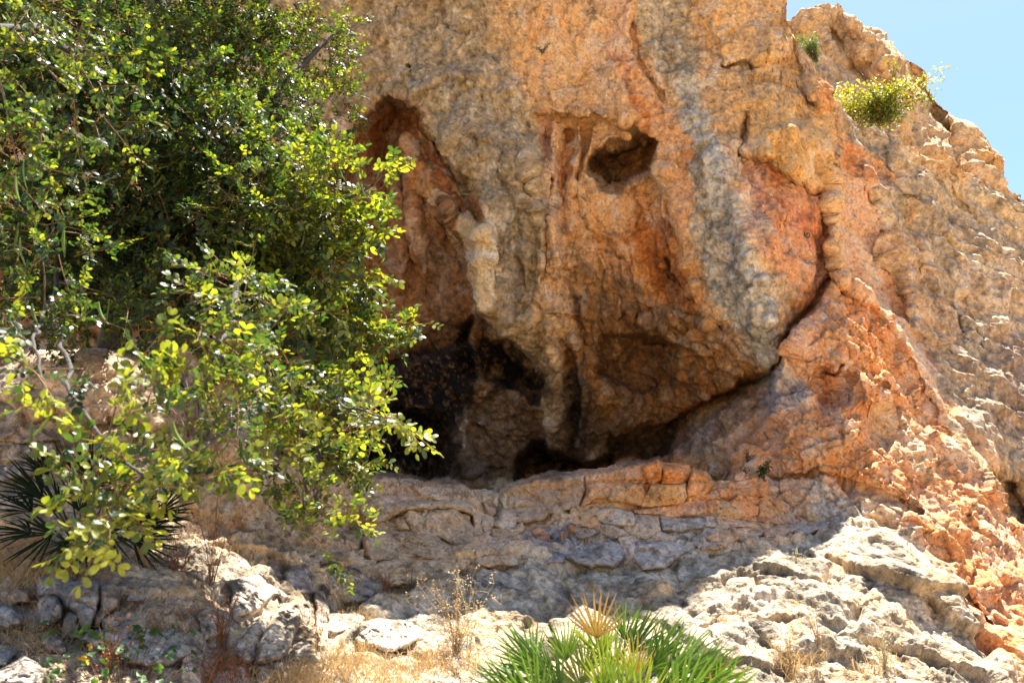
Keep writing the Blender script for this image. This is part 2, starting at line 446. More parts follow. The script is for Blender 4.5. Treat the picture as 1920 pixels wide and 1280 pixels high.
# ------------------------------------------------------------------ colours of the rock: minerals and soot, with some sun and shade painted in
PAINT = [
    # polygon, sRGB colour, feather px, strength
    # ---- upper wall
    ([(-900,-900),(2900,-900),(2900,2200),(-900,2200)], (178,142,104), 5, 1.0),
    ([(560,-500),(900,-500),(930,0),(975,140),(1010,250),(1012,420),(1000,600),(1045,700),(1000,690),(930,600),(930,430),(915,420),(880,345),(820,260),(790,200),(740,180),(700,195),(640,240),(400,300),(200,0)], (150,130,102), 9, 0.95),
    ([(700,0),(880,0),(850,120),(800,160),(720,140)], (150,130,105), 40, 0.6),
    ([(930,40),(1130,0),(1180,120),(1230,230),(1110,225),(1010,215),(975,140)], (196,150,103), 40, 0.8),
    ([(1120,-200),(1195,-200),(1192,90),(1240,190),(1290,270),(1310,360),(1302,470),(1260,430),(1240,330),(1235,260),(1190,180),(1150,110)], (214,158,112), 14, 0.85),
    ([(1128,70),(1150,80),(1175,125),(1215,215),(1230,250),(1205,240),(1170,160),(1140,110)], (180,108,58), 9, 0.75),
    ([(1195,-300),(1300,-300),(1300,60),(1310,150),(1270,160),(1200,80)], (150,132,108), 9, 0.95),
    ([(1265,150),(1315,145),(1335,260),(1385,420),(1450,560),(1468,640),(1440,700),(1385,630),(1330,510),(1303,340),(1280,230)], (154,146,133), 8, 1.0),
    ([(1300,-100),(1480,-100),(1530,120),(1500,200),(1400,200),(1330,150)], (192,150,102), 30, 0.8),
    ([(1360,130),(1480,140),(1440,180),(1380,160)], (168,140,108), 14, 0.7),
    ([(1390,200),(1520,190),(1548,260),(1540,340),(1505,350),(1430,290),(1395,240)], (208,160,100), 14, 0.85),
    ([(1385,292),(1430,292),(1500,352),(1540,350),(1560,420),(1568,510),(1500,580),(1440,500),(1385,400)], (196,138,106), 14, 0.9),
    ([(1400,300),(1470,320),(1500,350),(1450,360)], (170,98,58), 10, 0.7),
    ([(1470,380),(1560,440),(1555,480),(1500,450)], (186,104,58), 12, 0.65),
    ([(1440,400),(1500,440),(1520,540),(1480,560),(1430,470)], (200,142,98), 14, 0.6),
    ([(1535,-200),(1475,0),(1500,60),(1530,180),(1545,260),(1552,420),(1566,520),(1578,520),(1560,300),(1560,200),(1530,100)], (196,150,100), 8, 0.7),
    ([(1515,110),(1535,130),(1565,240),(1600,330),(1600,360),(1560,300),(1545,200)], (178,110,64), 7, 0.7),
    ([(-300,380),(300,420),(560,520),(640,660),(600,800),(340,760),(300,690),(-300,720)], (132,88,58), 40, 0.85),  # wall behind the tree: the tree's shade put into the colour
    # ---- left recess and the tongue of pale stone
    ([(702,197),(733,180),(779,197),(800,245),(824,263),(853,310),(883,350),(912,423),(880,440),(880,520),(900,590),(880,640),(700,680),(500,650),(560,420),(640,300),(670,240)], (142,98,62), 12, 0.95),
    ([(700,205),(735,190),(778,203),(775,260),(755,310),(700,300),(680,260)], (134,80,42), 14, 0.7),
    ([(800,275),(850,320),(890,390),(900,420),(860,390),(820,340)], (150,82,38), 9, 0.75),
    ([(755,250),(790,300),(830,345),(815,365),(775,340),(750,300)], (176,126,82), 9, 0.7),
    ([(812,345),(835,370),(865,405),(915,425),(932,464),(936,545),(922,582),(897,580),(893,515),(868,489),(862,440),(840,400)], (246,214,170), 5, 1.0),
    ([(775,390),(800,430),(800,520),(780,470)], (180,150,125), 8, 0.5),
    # ---- round the eye
    ([(1010,215),(1110,228),(1180,232),(1150,270),(1110,295),(1095,330),(1080,420),(1040,470),(1020,470),(1035,350)], (208,158,108), 10, 0.8),
    ([(1000,215),(1020,215),(1030,270),(1028,310),(1012,280)], (176,106,56), 6, 0.7),
    ([(1050,235),(1065,235),(1068,300),(1062,400),(1045,430),(1048,330)], (172,106,58), 6, 0.7),
    ([(1090,240),(1105,245),(1095,290),(1080,330)], (178,116,64), 6, 0.6),
    ([(1012,330),(1040,330),(1040,430),(1050,560),(1060,690),(1030,690),(1015,560)], (202,158,112), 9, 0.7),
    ([(1100,380),(1200,340),(1260,400),(1310,500),(1330,580),(1280,590),(1200,560),(1110,480)], (188,130,78), 22, 0.85),
    ([(1190,390),(1250,420),(1300,520),(1330,600),(1290,590),(1220,520),(1180,450)], (158,92,42), 18, 0.85),
    ([(1110,370),(1180,370),(1185,440),(1120,440)], (212,168,118), 14, 0.5),
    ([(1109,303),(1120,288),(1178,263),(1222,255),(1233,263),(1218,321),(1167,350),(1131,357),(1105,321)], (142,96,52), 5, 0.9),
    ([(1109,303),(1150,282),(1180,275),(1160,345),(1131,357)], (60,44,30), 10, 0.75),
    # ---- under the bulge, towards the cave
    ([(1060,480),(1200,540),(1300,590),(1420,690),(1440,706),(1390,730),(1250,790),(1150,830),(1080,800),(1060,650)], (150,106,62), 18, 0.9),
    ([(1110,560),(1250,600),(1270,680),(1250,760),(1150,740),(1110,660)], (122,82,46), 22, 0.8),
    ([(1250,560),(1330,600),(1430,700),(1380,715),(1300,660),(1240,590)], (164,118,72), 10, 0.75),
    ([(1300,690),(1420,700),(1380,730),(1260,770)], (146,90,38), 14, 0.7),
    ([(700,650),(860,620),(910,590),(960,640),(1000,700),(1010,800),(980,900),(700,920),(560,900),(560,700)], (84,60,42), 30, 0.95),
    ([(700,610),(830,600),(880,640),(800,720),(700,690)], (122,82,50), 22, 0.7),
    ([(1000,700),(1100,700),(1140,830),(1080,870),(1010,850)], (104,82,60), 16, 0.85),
    # soot, and dark fills in the carved hollows
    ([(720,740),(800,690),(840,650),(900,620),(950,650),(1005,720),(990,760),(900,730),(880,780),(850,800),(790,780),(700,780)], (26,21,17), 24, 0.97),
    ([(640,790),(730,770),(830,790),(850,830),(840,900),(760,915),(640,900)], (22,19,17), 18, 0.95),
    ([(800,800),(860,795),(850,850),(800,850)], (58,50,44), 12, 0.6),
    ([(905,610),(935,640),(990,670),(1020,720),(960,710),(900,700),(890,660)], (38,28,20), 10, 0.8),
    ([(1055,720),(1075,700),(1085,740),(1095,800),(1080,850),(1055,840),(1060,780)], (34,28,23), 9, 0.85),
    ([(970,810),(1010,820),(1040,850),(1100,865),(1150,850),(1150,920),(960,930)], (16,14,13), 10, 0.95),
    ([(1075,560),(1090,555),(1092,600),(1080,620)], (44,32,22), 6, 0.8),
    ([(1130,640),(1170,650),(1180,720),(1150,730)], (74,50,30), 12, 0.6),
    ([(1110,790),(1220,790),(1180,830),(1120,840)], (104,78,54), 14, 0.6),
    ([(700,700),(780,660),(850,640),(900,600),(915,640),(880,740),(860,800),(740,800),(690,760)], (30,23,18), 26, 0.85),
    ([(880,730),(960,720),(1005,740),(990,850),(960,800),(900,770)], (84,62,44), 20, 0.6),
    # pale drips
    ([(1020,560),(1055,560),(1070,640),(1060,700),(1050,730),(1025,690),(1010,620)], (178,144,106), 9, 0.75),
    ([(1005,735),(1045,740),(1048,790),(1035,850),(1010,830),(1000,780)], (150,128,100), 7, 0.8),
    ([(870,770),(970,740),(1000,800),(970,890),(880,890),(850,830)], (124,100,78), 26, 0.85),
    ([(905,690),(925,690),(920,730),(890,740)], (160,126,88), 7, 0.6),
    ([(885,590),(905,580),(905,640),(888,640)], (150,104,60), 6, 0.7),
    ([(1075,720),(1095,640),(1102,660),(1092,740),(1095,800),(1085,850),(1078,800)], (72,68,68), 5, 0.85),
    ([(868,780),(878,800),(876,850),(868,820)], (180,160,140), 4, 0.7),
    # right of the cave
    ([(1260,800),(1330,770),(1430,710),(1460,720),(1440,780),(1380,840),(1260,890),(1200,890)], (146,112,92), 12, 0.9),
    ([(1140,830),(1250,790),(1290,770),(1270,830),(1240,885),(1140,900)], (66,44,30), 12, 0.85),
    ([(1320,770),(1345,765),(1340,830),(1318,840)], (170,146,126), 6, 0.6),
    # ---- the orange buttress
    ([(1470,640),(1520,590),(1570,516),(1620,545),(1690,620),(1760,740),(1800,830),(1850,880),(1900,960),(1930,1100),(1930,1230),(1800,1010),(1720,960),(1600,930),(1450,900),(1380,880),(1380,840),(1440,780),(1455,700)], (212,150,104), 10, 0.97),
    ([(1580,530),(1640,560),(1650,620),(1620,640),(1580,580)], (192,116,62), 12, 0.6),
    ([(1640,620),(1680,650),(1700,690),(1640,720),(1600,700)], (204,130,64), 12, 0.6),
    ([(1540,690),(1580,660),(1600,690),(1560,710),(1545,740)], (178,104,58), 10, 0.6),
    ([(1520,740),(1600,760),(1580,800),(1500,790)], (184,112,70), 14, 0.55),
    ([(1440,830),(1600,820),(1640,880),(1560,900),(1430,880)], (206,136,78), 18, 0.7),
    ([(1650,760),(1740,800),(1800,880),(1740,900),(1660,850)], (226,186,146), 18, 0.65),
    ([(1420,690),(1470,680),(1510,720),(1505,760),(1470,780),(1425,760)], (146,142,142), 9, 0.9),
    ([(1455,700),(1475,720),(1480,780),(1460,800)], (176,140,112), 8, 0.4),
    ([(1480,560),(1560,525),(1570,540),(1500,600),(1470,640),(1462,690),(1455,650)], (172,104,54), 6, 0.6),
    # ---- the grey wall on the right
    ([(1560,200),(1650,250),(1760,340),(1930,380),(2900,300),(2900,1100),(1930,1000),(1860,880),(1800,800),(1750,710),(1690,610),(1640,560),(1600,440),(1600,330)], (150,134,116), 12, 0.95),
    ([(1570,330),(1620,330),(1650,440),(1690,560),(1740,660),(1760,730),(1690,620),(1620,540),(1575,500),(1560,400)], (208,162,130), 12, 0.85),
    ([(1600,430),(1640,450),(1660,520),(1630,530)], (224,196,172), 10, 0.6),
    ([(1640,400),(1720,480),(1780,620),(1820,760),(1770,690),(1690,560)], (170,138,108), 16, 0.7),
    ([(1650,480),(1690,540),(1700,600),(1660,560)], (192,124,70), 10, 0.55),
    ([(1570,280),(1640,300),(1660,340),(1590,340)], (188,124,76), 12, 0.65),
    ([(1780,440),(1900,500),(1930,600),(1860,640),(1780,560)], (188,160,132), 22, 0.7),
    ([(1850,640),(1930,620),(1930,860),(1870,820)], (136,112,98), 18, 0.7),
    ([(1640,250),(1760,340),(1920,400),(1920,470),(1800,420),(1680,320)], (182,156,124), 14, 0.7),
    ([(1830,890),(1930,900),(1930,1000),(1880,980)], (150,120,86), 12, 0.7),
    ([(1790,840),(1850,870),(1890,910),(1800,900)], (214,186,150), 10, 0.6),
    # ---- ledge and slope
    ([(-900,660),(340,640),(560,860),(680,885),(860,908),(950,908),(1100,878),(1250,860),(1330,885),(1450,898),(1600,925),(1720,960),(1800,1010),(1930,1235),(2900,1400),(2900,2200),(-900,2200)], (182,156,126), 8, 1.0),
    ([(980,890),(1200,865),(1250,860),(1460,895),(1560,930),(1480,985),(1200,945),(1000,950)], (206,140,86), 16, 0.75),
    ([(950,905),(1130,880),(1160,920),(1060,950),(960,970)], (176,148,118), 18, 0.8),
    ([(1210,865),(1250,860),(1330,885),(1345,930),(1240,945),(1190,920)], (208,128,62), 9, 0.7),
    ([(1560,900),(1700,930),(1760,980),(1690,990),(1560,960),(1480,960)], (178,150,124), 16, 0.7),
    ([(680,960),(1200,980),(1560,960),(1640,1010),(1500,1040),(1330,1050),(1050,1070),(890,1040)], (166,140,118), 16, 0.7),
    ([(1080,1020),(1150,1000),(1320,1005),(1330,1050),(1180,1068),(1060,1060)], (146,138,130), 12, 0.85),
    ([(980,1010),(1090,1000),(1060,1060),(990,1040)], (112,110,110), 10, 0.8),
    ([(1180,960),(1340,970),(1340,1000),(1200,1000)], (150,142,134), 12, 0.7),
    ([(1520,910),(1590,920),(1660,1000),(1560,1010),(1530,960)], (146,140,136), 12, 0.85),
    ([(1300,1040),(1560,1000),(1660,1010),(1620,1060),(1450,1090),(1200,1100),(900,1110),(900,1070)], (178,160,136), 18, 0.75),
    ([(560,900),(900,940),(900,1110),(600,1100),(520,1000)], (174,146,116), 20, 0.6),
    ([(1700,960),(1800,1010),(1930,1230),(1930,1300),(1860,1250),(1780,1110),(1680,1010)], (210,140,84), 12, 0.85),
    ([(900,1090),(1560,1020),(1720,1000),(1800,1110),(1880,1300),(1880,1500),(600,1500),(600,1140)], (160,147,128), 22, 0.85),
    ([(-900,1040),(420,1030),(620,1110),(560,1400),(-900,1500)], (150,136,120), 30, 0.8),
    ([(-100,640),(330,650),(420,780),(400,900),(100,900),(-100,880)], (148,128,108), 20, 0.8),
    ([(-100,700),(80,680),(90,760),(-20,790)], (112,108,108), 14, 0.7),
    ([(265,670),(340,700),(360,760),(290,740)], (118,114,116), 10, 0.8),
]

# reddish or whitish crusts follow the wet streaks: thin lines with their own colour, save one painted sun rim
STREAKS = [
    ([(1020,400),(1018,520),(1030,650)], (120,98,76), 5, 0.5),
    ([(960,430),(965,560)], (136,120,98), 18, 0.5),
    ([(1340,300),(1380,420),(1420,560)], (170,160,150), 14, 0.5),
    ([(1410,420),(1470,560)], (140,124,104), 10, 0.45),
    ([(1245,330),(1275,420),(1300,540)], (226,178,126), 8, 0.55),
    ([(1215,600),(1290,650),(1380,700)], (176,140,100), 5, 0.6),
    ([(1235,480),(1330,590),(1420,690)], (120,84,48), 5, 0.6),
    ([(1250,580),(1300,590)], (90,86,82), 4, 0.6),
    ([(1075,470),(1078,600)], (84,60,40), 5, 0.5),
    ([(1150,560),(1160,640),(1165,700)], (168,130,88), 5, 0.5),
    ([(1560,330),(1562,440),(1575,500)], (206,166,112), 6, 0.6),
    ([(1660,330),(1700,420),(1720,520)], (176,130,84), 8, 0.5),
    ([(1760,340),(1800,430),(1880,560)], (128,112,94), 12, 0.4),
    ([(1576,515),(1650,580),(1700,640),(1760,740)], (224,190,160), 7, 0.5),  # sun raking the buttress edge, painted as a pale line
]

LEDGE_ZONE = [(560,860),(700,885),(860,905),(950,905),(1250,860),(1450,895),(1660,950),(1680,1010),(1500,1040),(1330,1055),(1100,1075),(880,1090),(660,1100),(560,1000)]
def paint(px, py, P, seed=0):
    """colour of the stone, some sun and shade painted in, at points P that lie at (px, py) of the survey photograph"""
    shp = px.shape
    px = np.asarray(px, float).ravel(); py = np.asarray(py, float).ravel()
    P = np.asarray(P, np.float32).reshape(-1, 3)
    n_a = fbm(P, 1.6, 4, 301, 0.6)
    n_b = fbm(P, 1.6, 4, 401, 0.6)
    n_s = fbm(P, 3.3, 4, 451, 0.65)
    n_e = fbm(P, 9.0, 2, 461, 0.6)
    wx = px + n_a * 17 + n_e * 5
    wy = py + n_b * 20 + n_e * 5
    C = np.zeros((len(px), 3))
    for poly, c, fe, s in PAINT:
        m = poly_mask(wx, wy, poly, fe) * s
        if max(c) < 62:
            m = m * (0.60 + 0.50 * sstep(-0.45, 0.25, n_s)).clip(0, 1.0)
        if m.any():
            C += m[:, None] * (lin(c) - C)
    for pts, c, w, s in STREAKS:
        m = line_mask(wx, wy, pts, w) * s
        C += m[:, None] * (lin(c) - C)
    # limestone of the slope: grey lichen patches on beige; the ledge is brightened, bounce light put into its colour
    sl = poly_mask(px, py, [(-900,1000),(640,1000),(900,1070),(1330,1050),(1560,1000),(1720,1000),(1850,1150),(1950,1300),(2900,1400),(2900,2200),(-900,2200)], 30)
    C += (sl * sstep(-0.05, 0.45, n_s) * 0.6)[:, None] * (lin((104,98,90)) - C)
    C += (sl * sstep(0.15, 0.6, -n_s) * 0.5)[:, None] * (lin((176,150,116)) - C)
    C *= (1 + 0.30 * poly_mask(px, py, LEDGE_ZONE, 25))[:, None]
    Ps = (P + 0.05 * np.stack([n_a, n_b, n_s], -1).astype(np.float32)) * np.array([2.4, 2.4, 0.30], np.float32)
    n1 = fbm(Ps, 1.5, 4, 11, 0.6)           # streaky, runs down the wall
    n2 = fbm(P, 4.0, 4, 23, 0.6)
    n3 = fbm(P, 13.0, 3, 37, 0.65)
    lum = C @ np.array([0.3, 0.6, 0.1])
    up = sstep(0.06, 0.15, lum)             # soot stays soot
    ora = lum[:, None] * np.array([1.38, 0.93, 0.50])
    gry = lum[:, None] * np.array([1.04, 1.0, 0.92])
    pal = np.minimum(lum[:, None] * np.array([1.75, 1.45, 1.15]), 0.72)
    C += (sstep(0.28, 0.52, n1) * 0.42 * up)[:, None] * (ora - C)
    C += (sstep(0.25, 0.45, -n1) * 0.30 * up)[:, None] * (gry * 0.86 - C)
    C += (sstep(0.25, 0.7, n_b) * 0.22 * up)[:, None] * (gry - C)
    C += (sstep(0.35, 0.6, n2) * 0.42 * up)[:, None] * (pal - C)
    C += (sstep(0.35, 0.65, -n2) * 0.38)[:, None] * (C * np.array([0.60, 0.52, 0.46]) - C)
    C *= np.clip(1 + 0.42 * n3 + 0.15 * n2, 0.35, 1.8)[:, None]
    C += (sstep(0.15, 0.6, n3 + 0.5 * n2) * (1 - up) * 0.75)[:, None] * (lin((118,94,70)) - C)
    lum = (C @ np.array([0.3, 0.6, 0.1]))[:, None]
    C = lum + (C - lum) * 1.04
    C = C * (np.clip(lum, 0.01, 1) / 0.27) ** 0.24 * np.array([1.15, 1.12, 1.03])
    C = np.clip(C, 0.006, None)
    C = C / np.maximum(1, C.max(1) / 0.62)[:, None]
    return C.reshape(shp + (3,))

# ------------------------------------------------------------------ the shape of the cliff: distances along the place
DEPTH_A = Depth([
 (-700,-500,10),(-700,300,9.6),(-700,900,9.6),(0,-500,9.5),(0,0,9.4),(0,400,9.2),(0,800,9.3),(0,1050,9.5),(300,-500,9.2),(300,0,9.4),(300,400,9.4),(300,800,9.8),
 (600,-500,8.7),(600,0,9.2),(600,200,9.4),(600,500,9.7),(600,800,10.3),(600,1000,10.6),
 (900,-500,8.2),(900,-200,8.5),(900,0,8.9),(850,200,9.0),(950,400,8.8),(980,600,9.2),(900,700,9.9),(850,850,10.6),(900,1000,10.8),
 (1100,-500,8.1),(1150,0,8.8),(1100,150,8.85),(1050,450,9.1),(1150,550,9.4),(1050,700,9.7),(1150,750,10.1),(1060,850,10.6),(1200,650,10.0),(1250,800,10.6),(1200,1000,11),
 (1350,-500,8.2),(1350,0,8.8),(1300,200,8.7),(1300,350,8.6),(1320,500,8.5),(1360,600,8.4),(1250,560,9.1),(1400,400,8.4),(1430,650,8.3),(1440,695,8.35),(1350,700,9.3),
 (1450,100,8.8),(1500,300,8.5),(1530,450,8.5),(1545,200,8.7),(1500,550,8.5),
 (1560,560,8.8),(1500,700,8.5),(1600,650,8.3),(1600,800,7.9),(1500,850,8.1),(1400,850,8.6),(1320,850,9.3),(1300,950,9.2),(1500,1000,8),(1700,900,7.8),(1700,1100,7.6),
 (1850,1100,7.2),(1800,1000,7.6),(1900,1250,6.9),
 (1600,250,9.4),(1620,400,9.5),(1680,300,10.2),(1750,400,10.3),(1850,420,11),(1920,420,11.4),(1700,550,9.6),(1800,600,9.9),(1900,600,10.3),(1800,750,9.3),(1900,800,9.4),(1900,980,8.9),
 (2300,600,11),(2300,1000,9.3),(2600,900,10),(2600,500,11.5),(2300,1400,7.5),(0,1400,9.5),(1000,1400,11)])

# (polygon, metres further back (+) or proud (-), feather px)
CARVE = [
 ([(702,197),(733,180),(779,197),(800,245),(824,263),(853,310),(883,350),(912,423),(880,445),(880,520),(900,590),(880,640),(700,700),(500,650),(560,420),(640,300),(670,240)], 0.55, 8),
 ([(695,225),(735,200),(770,210),(765,290),(735,320),(690,300)], 0.22, 14),
 ([(812,345),(835,370),(865,405),(915,425),(932,464),(936,545),(922,582),(897,580),(893,515),(868,489),(862,440),(840,400)], -0.26, 7),
 ([(755,250),(790,300),(835,345),(860,400),(840,410),(800,370),(765,330)], -0.16, 10),
 ([(840,410),(868,450),(870,500),(845,470),(830,430)], 0.16, 8),
 ([(1109,303),(1120,288),(1145,277),(1178,263),(1196,253),(1222,255),(1233,263),(1226,292),(1218,321),(1189,332),(1167,350),(1145,361),(1131,357),(1120,336),(1105,321)], 0.95, 12),
 ([(1000,212),(1030,208),(1110,224),(1190,240),(1225,256),(1180,262),(1120,288),(1100,330),(1085,410),(1050,440),(1030,400),(1035,300)], 0.20, 7),
 ([(1090,330),(1130,360),(1180,345),(1240,330),(1290,420),(1320,530),(1250,590),(1120,560),(1075,480)], 0.16, 20),
 ([(890,590),(925,610),(960,640),(1000,680),(1040,700),(1010,760),(960,730),(900,710),(850,700),(860,640)], 0.45, 9),
 ([(930,655),(985,690),(1000,720),(940,720),(910,700)], 0.35, 10),
 ([(640,790),(730,770),(830,790),(850,830),(840,900),(760,925),(640,925)], 0.8, 12),
 ([(975,865),(1000,826),(1030,850),(1075,862),(1105,872),(1142,858),(1152,930),(965,940)], 1.3, 10),
 ([(1145,900),(1150,825),(1200,802),(1250,785),(1300,765),(1390,715),(1436,705),(1405,742),(1335,790),(1292,830),(1245,890)], 0.55, 10),
 ([(1055,640),(1078,650),(1095,720),(1085,790),(1062,800),(1050,720)], 0.14, 8),
 ([(1130,620),(1250,625),(1270,660),(1265,720),(1200,740),(1130,700)], 0.22, 8),
 ([(1390,285),(1424,288),(1475,317),(1505,350),(1526,354),(1560,430),(1540,520),(1470,480),(1400,400)], 0.16, 7),
 ([(1430,245),(1500,235),(1545,270),(1540,330),(1526,352),(1505,345),(1475,312),(1428,285)], -0.14, 10),
 ([(1340,60),(1460,60),(1480,110),(1413,118),(1362,120)], -0.10, 6),
 ([(1570,516),(1620,545),(1690,620),(1760,740),(1800,830),(1850,880),(1900,960),(1930,1100),(1930,1300),(1400,1300),(1380,880),(1440,780),(1455,700),(1470,640),(1520,590)], -0.34, 9),
 ([(1600,700),(1680,690),(1700,740),(1640,770),(1590,740)], -0.14, 7),
 ([(1530,690),(1610,700),(1610,740),(1540,770),(1520,730)], 0.16, 8),
 ([(1400,205),(1392,240),(1384,270),(1380,295),(1388,290),(1400,250)], 0.30, 5),
 ([(1555,395),(1640,460),(1700,570),(1750,690),(1700,640),(1620,540),(1570,500)], 0.12, 12),
 ([(1850,880),(1900,900),(1925,950),(1910,985),(1870,960)], 0.35, 8),
]
# (polyline, width px, metres back)
CRACKS = [
 ([(1572,512),(1545,557),(1512,592),(1482,612),(1466,642),(1456,672),(1445,702)], 7, 0.30),
 ([(819,179),(846,223),(875,248),(894,274),(925,315)], 5, 0.10),
 ([(1455,900),(1530,885),(1580,905),(1650,925),(1720,955)], 5, 0.14),
 ([(1540,700),(1570,690),(1585,668)], 5, 0.18), ([(1540,750),(1565,740)], 5, 0.2), ([(1620,700),(1650,712),(1668,720)], 4, 0.15),
 ([(1360,121),(1413,119)], 3, 0.12),
 ([(762,127),(766,131)], 4, 0.25), ([(760,140),(790,160)], 3, 0.08),
 ([(1438,707),(1380,735),(1320,755),(1250,785)], 7, 0.25),
 ([(890,310),(930,320)], 3, 0.08),
 ([(1160,475),(1165,480)], 6, 0.18),
 ([(905,592),(940,620),(975,655),(1005,690)], 5, 0.12),
 ([(1235,475),(1330,590),(1400,665)], 6, 0.12),
 ([(1215,640),(1262,640),(1272,680),(1268,720)], 6, 0.14),
 ([(1500,170),(1530,200)], 4, 0.08), ([(1180,10),(1192,110),(1240,190)], 7, 0.10),
 ([(1555,190),(1600,235),(1680,280),(1760,350)], 5, 0.12),
 ([(1760,330),(1840,420),(1920,500)], 8, 0.14), ([(1700,380),(1760,520),(1800,640)], 10, 0.10), ([(1800,560),(1860,700),(1900,800)], 7, 0.10),
]
# ribs of flowstone: (polyline, width, metres proud)
RIBS = [
 ([(1042,240),(1045,330),(1036,430),(1040,520)], 8, 0.203), ([(1078,240),(1080,330),(1070,430)], 7, 0.189),
 ([(1110,240),(1100,300),(1085,390)], 6, 0.162), ([(1000,300),(1015,420),(1020,560)], 12, 0.162),
 ([(1245,330),(1275,430),(1305,540)], 16, 0.162), ([(1215,600),(1290,650),(1400,705)], 7, 0.203),
 ([(1250,585),(1300,640),(1330,690)], 6, 0.162), ([(1260,590),(1330,610),(1440,700)], 6, 0.121),
 ([(1030,620),(1040,700),(1030,840)], 12, 0.243), ([(1080,640),(1095,720),(1090,850)], 8, 0.243),
 ([(1556,300),(1560,420),(1570,510)], 10, 0.284), ([(1490,30),(1518,110),(1545,200)], 14, 0.243),
 ([(880,780),(880,860),(900,900)], 16, 0.243), ([(1575,515),(1650,580),(1700,640),(1760,740),(1800,830)], 9, 0.203),
 ([(895,590),(890,660),(905,720)], 9, 0.243), ([(1345,300),(1400,450),(1440,600)], 30, 0.203),
 ([(1670,300),(1720,420),(1750,540)], 18, 0.203), ([(1620,330),(1660,450),(1720,600)], 14, 0.162),
 ([(1062,245),(1060,330),(1052,410)], 4, -0.108), ([(1096,250),(1090,310),(1078,380)], 4, -0.095), ([(1025,240),(1030,330),(1026,430),(1022,560)], 4, -0.108),
 ([(960,300),(985,420),(990,560)], 10, 0.081), ([(770,330),(790,450),(800,560)], 8, 0.135), ([(735,330),(750,430),(745,540)], 10, 0.135), ([(1125,480),(1140,560),(1135,640)], 7, 0.108),
 ([(1170,500),(1185,580),(1180,640)], 7, 0.108), ([(1100,540),(1108,640)], 6, 0.108), ([(1215,300),(1240,360),(1245,420)], 7, 0.108),
]

def skyline(pts):
    a = np.asarray(pts, float)
    return lambda x: np.interp(x, a[:, 0], a[:, 1])

TOP_A = skyline([(-900,-620),(0,-620),(300,-600),(600,-330),(900,-225),(1150,-235),(1300,-290),(1380,-260),(1430,-140),(1465,0),(1478,22),(1492,48),(1502,75),(1512,108),(1524,128),(1545,165),  # unseen crest left of the ridge is shaped to place the cliff's shadow
                 (1562,196),(1590,222),(1640,252),(1690,276),(1740,298),(1790,320),(1840,338),(1880,356),(1905,380),(1920,400),(1990,480),(2200,600),(2900,700)])
TOP_C = skyline([(1300,70),(1460,60),(1485,36),(1500,26),(1530,22),(1565,18),(1600,34),(1635,52),(1660,72),(1680,98),(1692,112),(1715,113),(1732,135),(1742,166),(1758,188),(1766,205),(1800,225),(1828,244),(1848,256),
                 (1846,274),(1862,296),(1871,312),(1868,345),(1900,400),(1960,470),(2300,620)])
LIP_B = skyline([(-900,760),(0,690),(60,665),(200,658),(300,690),(340,740),(400,810),(550,872),(680,897),(730,893),(800,908),(866,914),(880,925),(945,925),(955,912),(1000,899),(1100,887),(1180,876),(1215,869),(1240,864),(1260,868),(1310,880),(1340,896),(1400,905),
                 (1500,900),(1600,915),(1700,935),(1800,985),(1860,1060),(1920,1150),(2100,1250),(2900,1300)])

DEPTH_B = Depth([
 (-700,750,6.2),(-700,1200,4.6),(0,690,6.35),(200,660,6.5),(340,740,6.7),(550,870,7.1),(680,895,7.45),(860,915,7.65),(950,915,7.75),(1100,885,7.65),(1250,868,7.55),(1400,905,7.75),
 (1500,900,8.3),(1600,915,8.4),(1700,935,8.4),(1800,985,8.2),(1920,1150,7.8),(2600,1250,8.2),
 (0,850,5.9),(200,850,6.0),(0,1000,5.3),(200,1000,5.4),(400,950,6.3),(500,1050,6.2),(700,1000,7.15),(900,1000,7.3),(1100,1000,7.3),(1300,1000,7.25),(1500,1000,7.35),
 (700,1080,6.8),(900,1080,6.75),(1100,1070,6.75),(1300,1060,6.8),(1500,1040,6.95),(1650,1000,7.2),(1800,1080,7.0),(1900,1200,6.8),
 (0,1150,4.7),(200,1150,4.7),(450,1150,5.3),(700,1150,5.9),(900,1150,5.95),(1100,1150,6.0),(1300,1150,6.05),(1500,1150,6.1),(1700,1150,6.3),
 (0,1280,4.1),(300,1280,4.2),(600,1280,4.8),(900,1280,4.9),(1200,1280,5.0),(1500,1280,5.1),(1800,1280,5.5),(2600,1400,6),
 (-700,1700,2.7),(300,1700,2.7),(1000,1700,2.8),(1700,1700,2.9),(2600,1800,3)], 0.001)

def columns(lo, hi, step, behind_tree=False):
    inner = np.arange(max(-24, lo), min(1944, hi) + 0.1, step)
    if behind_tree:                                        # coarser where the tree hides the wall
        inner = np.concatenate([np.arange(-24, 560, step * 2.2), np.arange(560, 1944, step)])
    g = [inner]
    if lo < inner[0] - step:
        left = [inner[0]]; s = step * 1.6
        while left[-1] > lo: left.append(left[-1] - s); s = min(s * 1.08, 24)
        g.insert(0, np.array(left[1:][::-1]))
    if hi > inner[-1] + step:
        right = [inner[-1]]; s = step * 1.6
        while right[-1] < hi: right.append(right[-1] + s); s = min(s * 1.08, 24)
        g.append(np.array(right[1:]))
    return np.concatenate(g)

def grid_normals(P):
    du = np.gradient(P, axis=1)
    dv = np.gradient(P, axis=0)
    n = np.cross(dv, du)
    n /= np.linalg.norm(n, axis=-1)[..., None] + 1e-12
    s = np.sign((n * (CAM - P)).sum(-1))
    s[s == 0] = 1
    return n * s[..., None]

def smooth_grid(A, it):
    for _ in range(it):
        B = np.pad(A, ((1, 1), (1, 1), (0, 0)), mode='edge')
        A = (B[:-2, 1:-1] + B[2:, 1:-1] + B[1:-1, :-2] + B[1:-1, 2:] + 4 * A) / 8
    return A

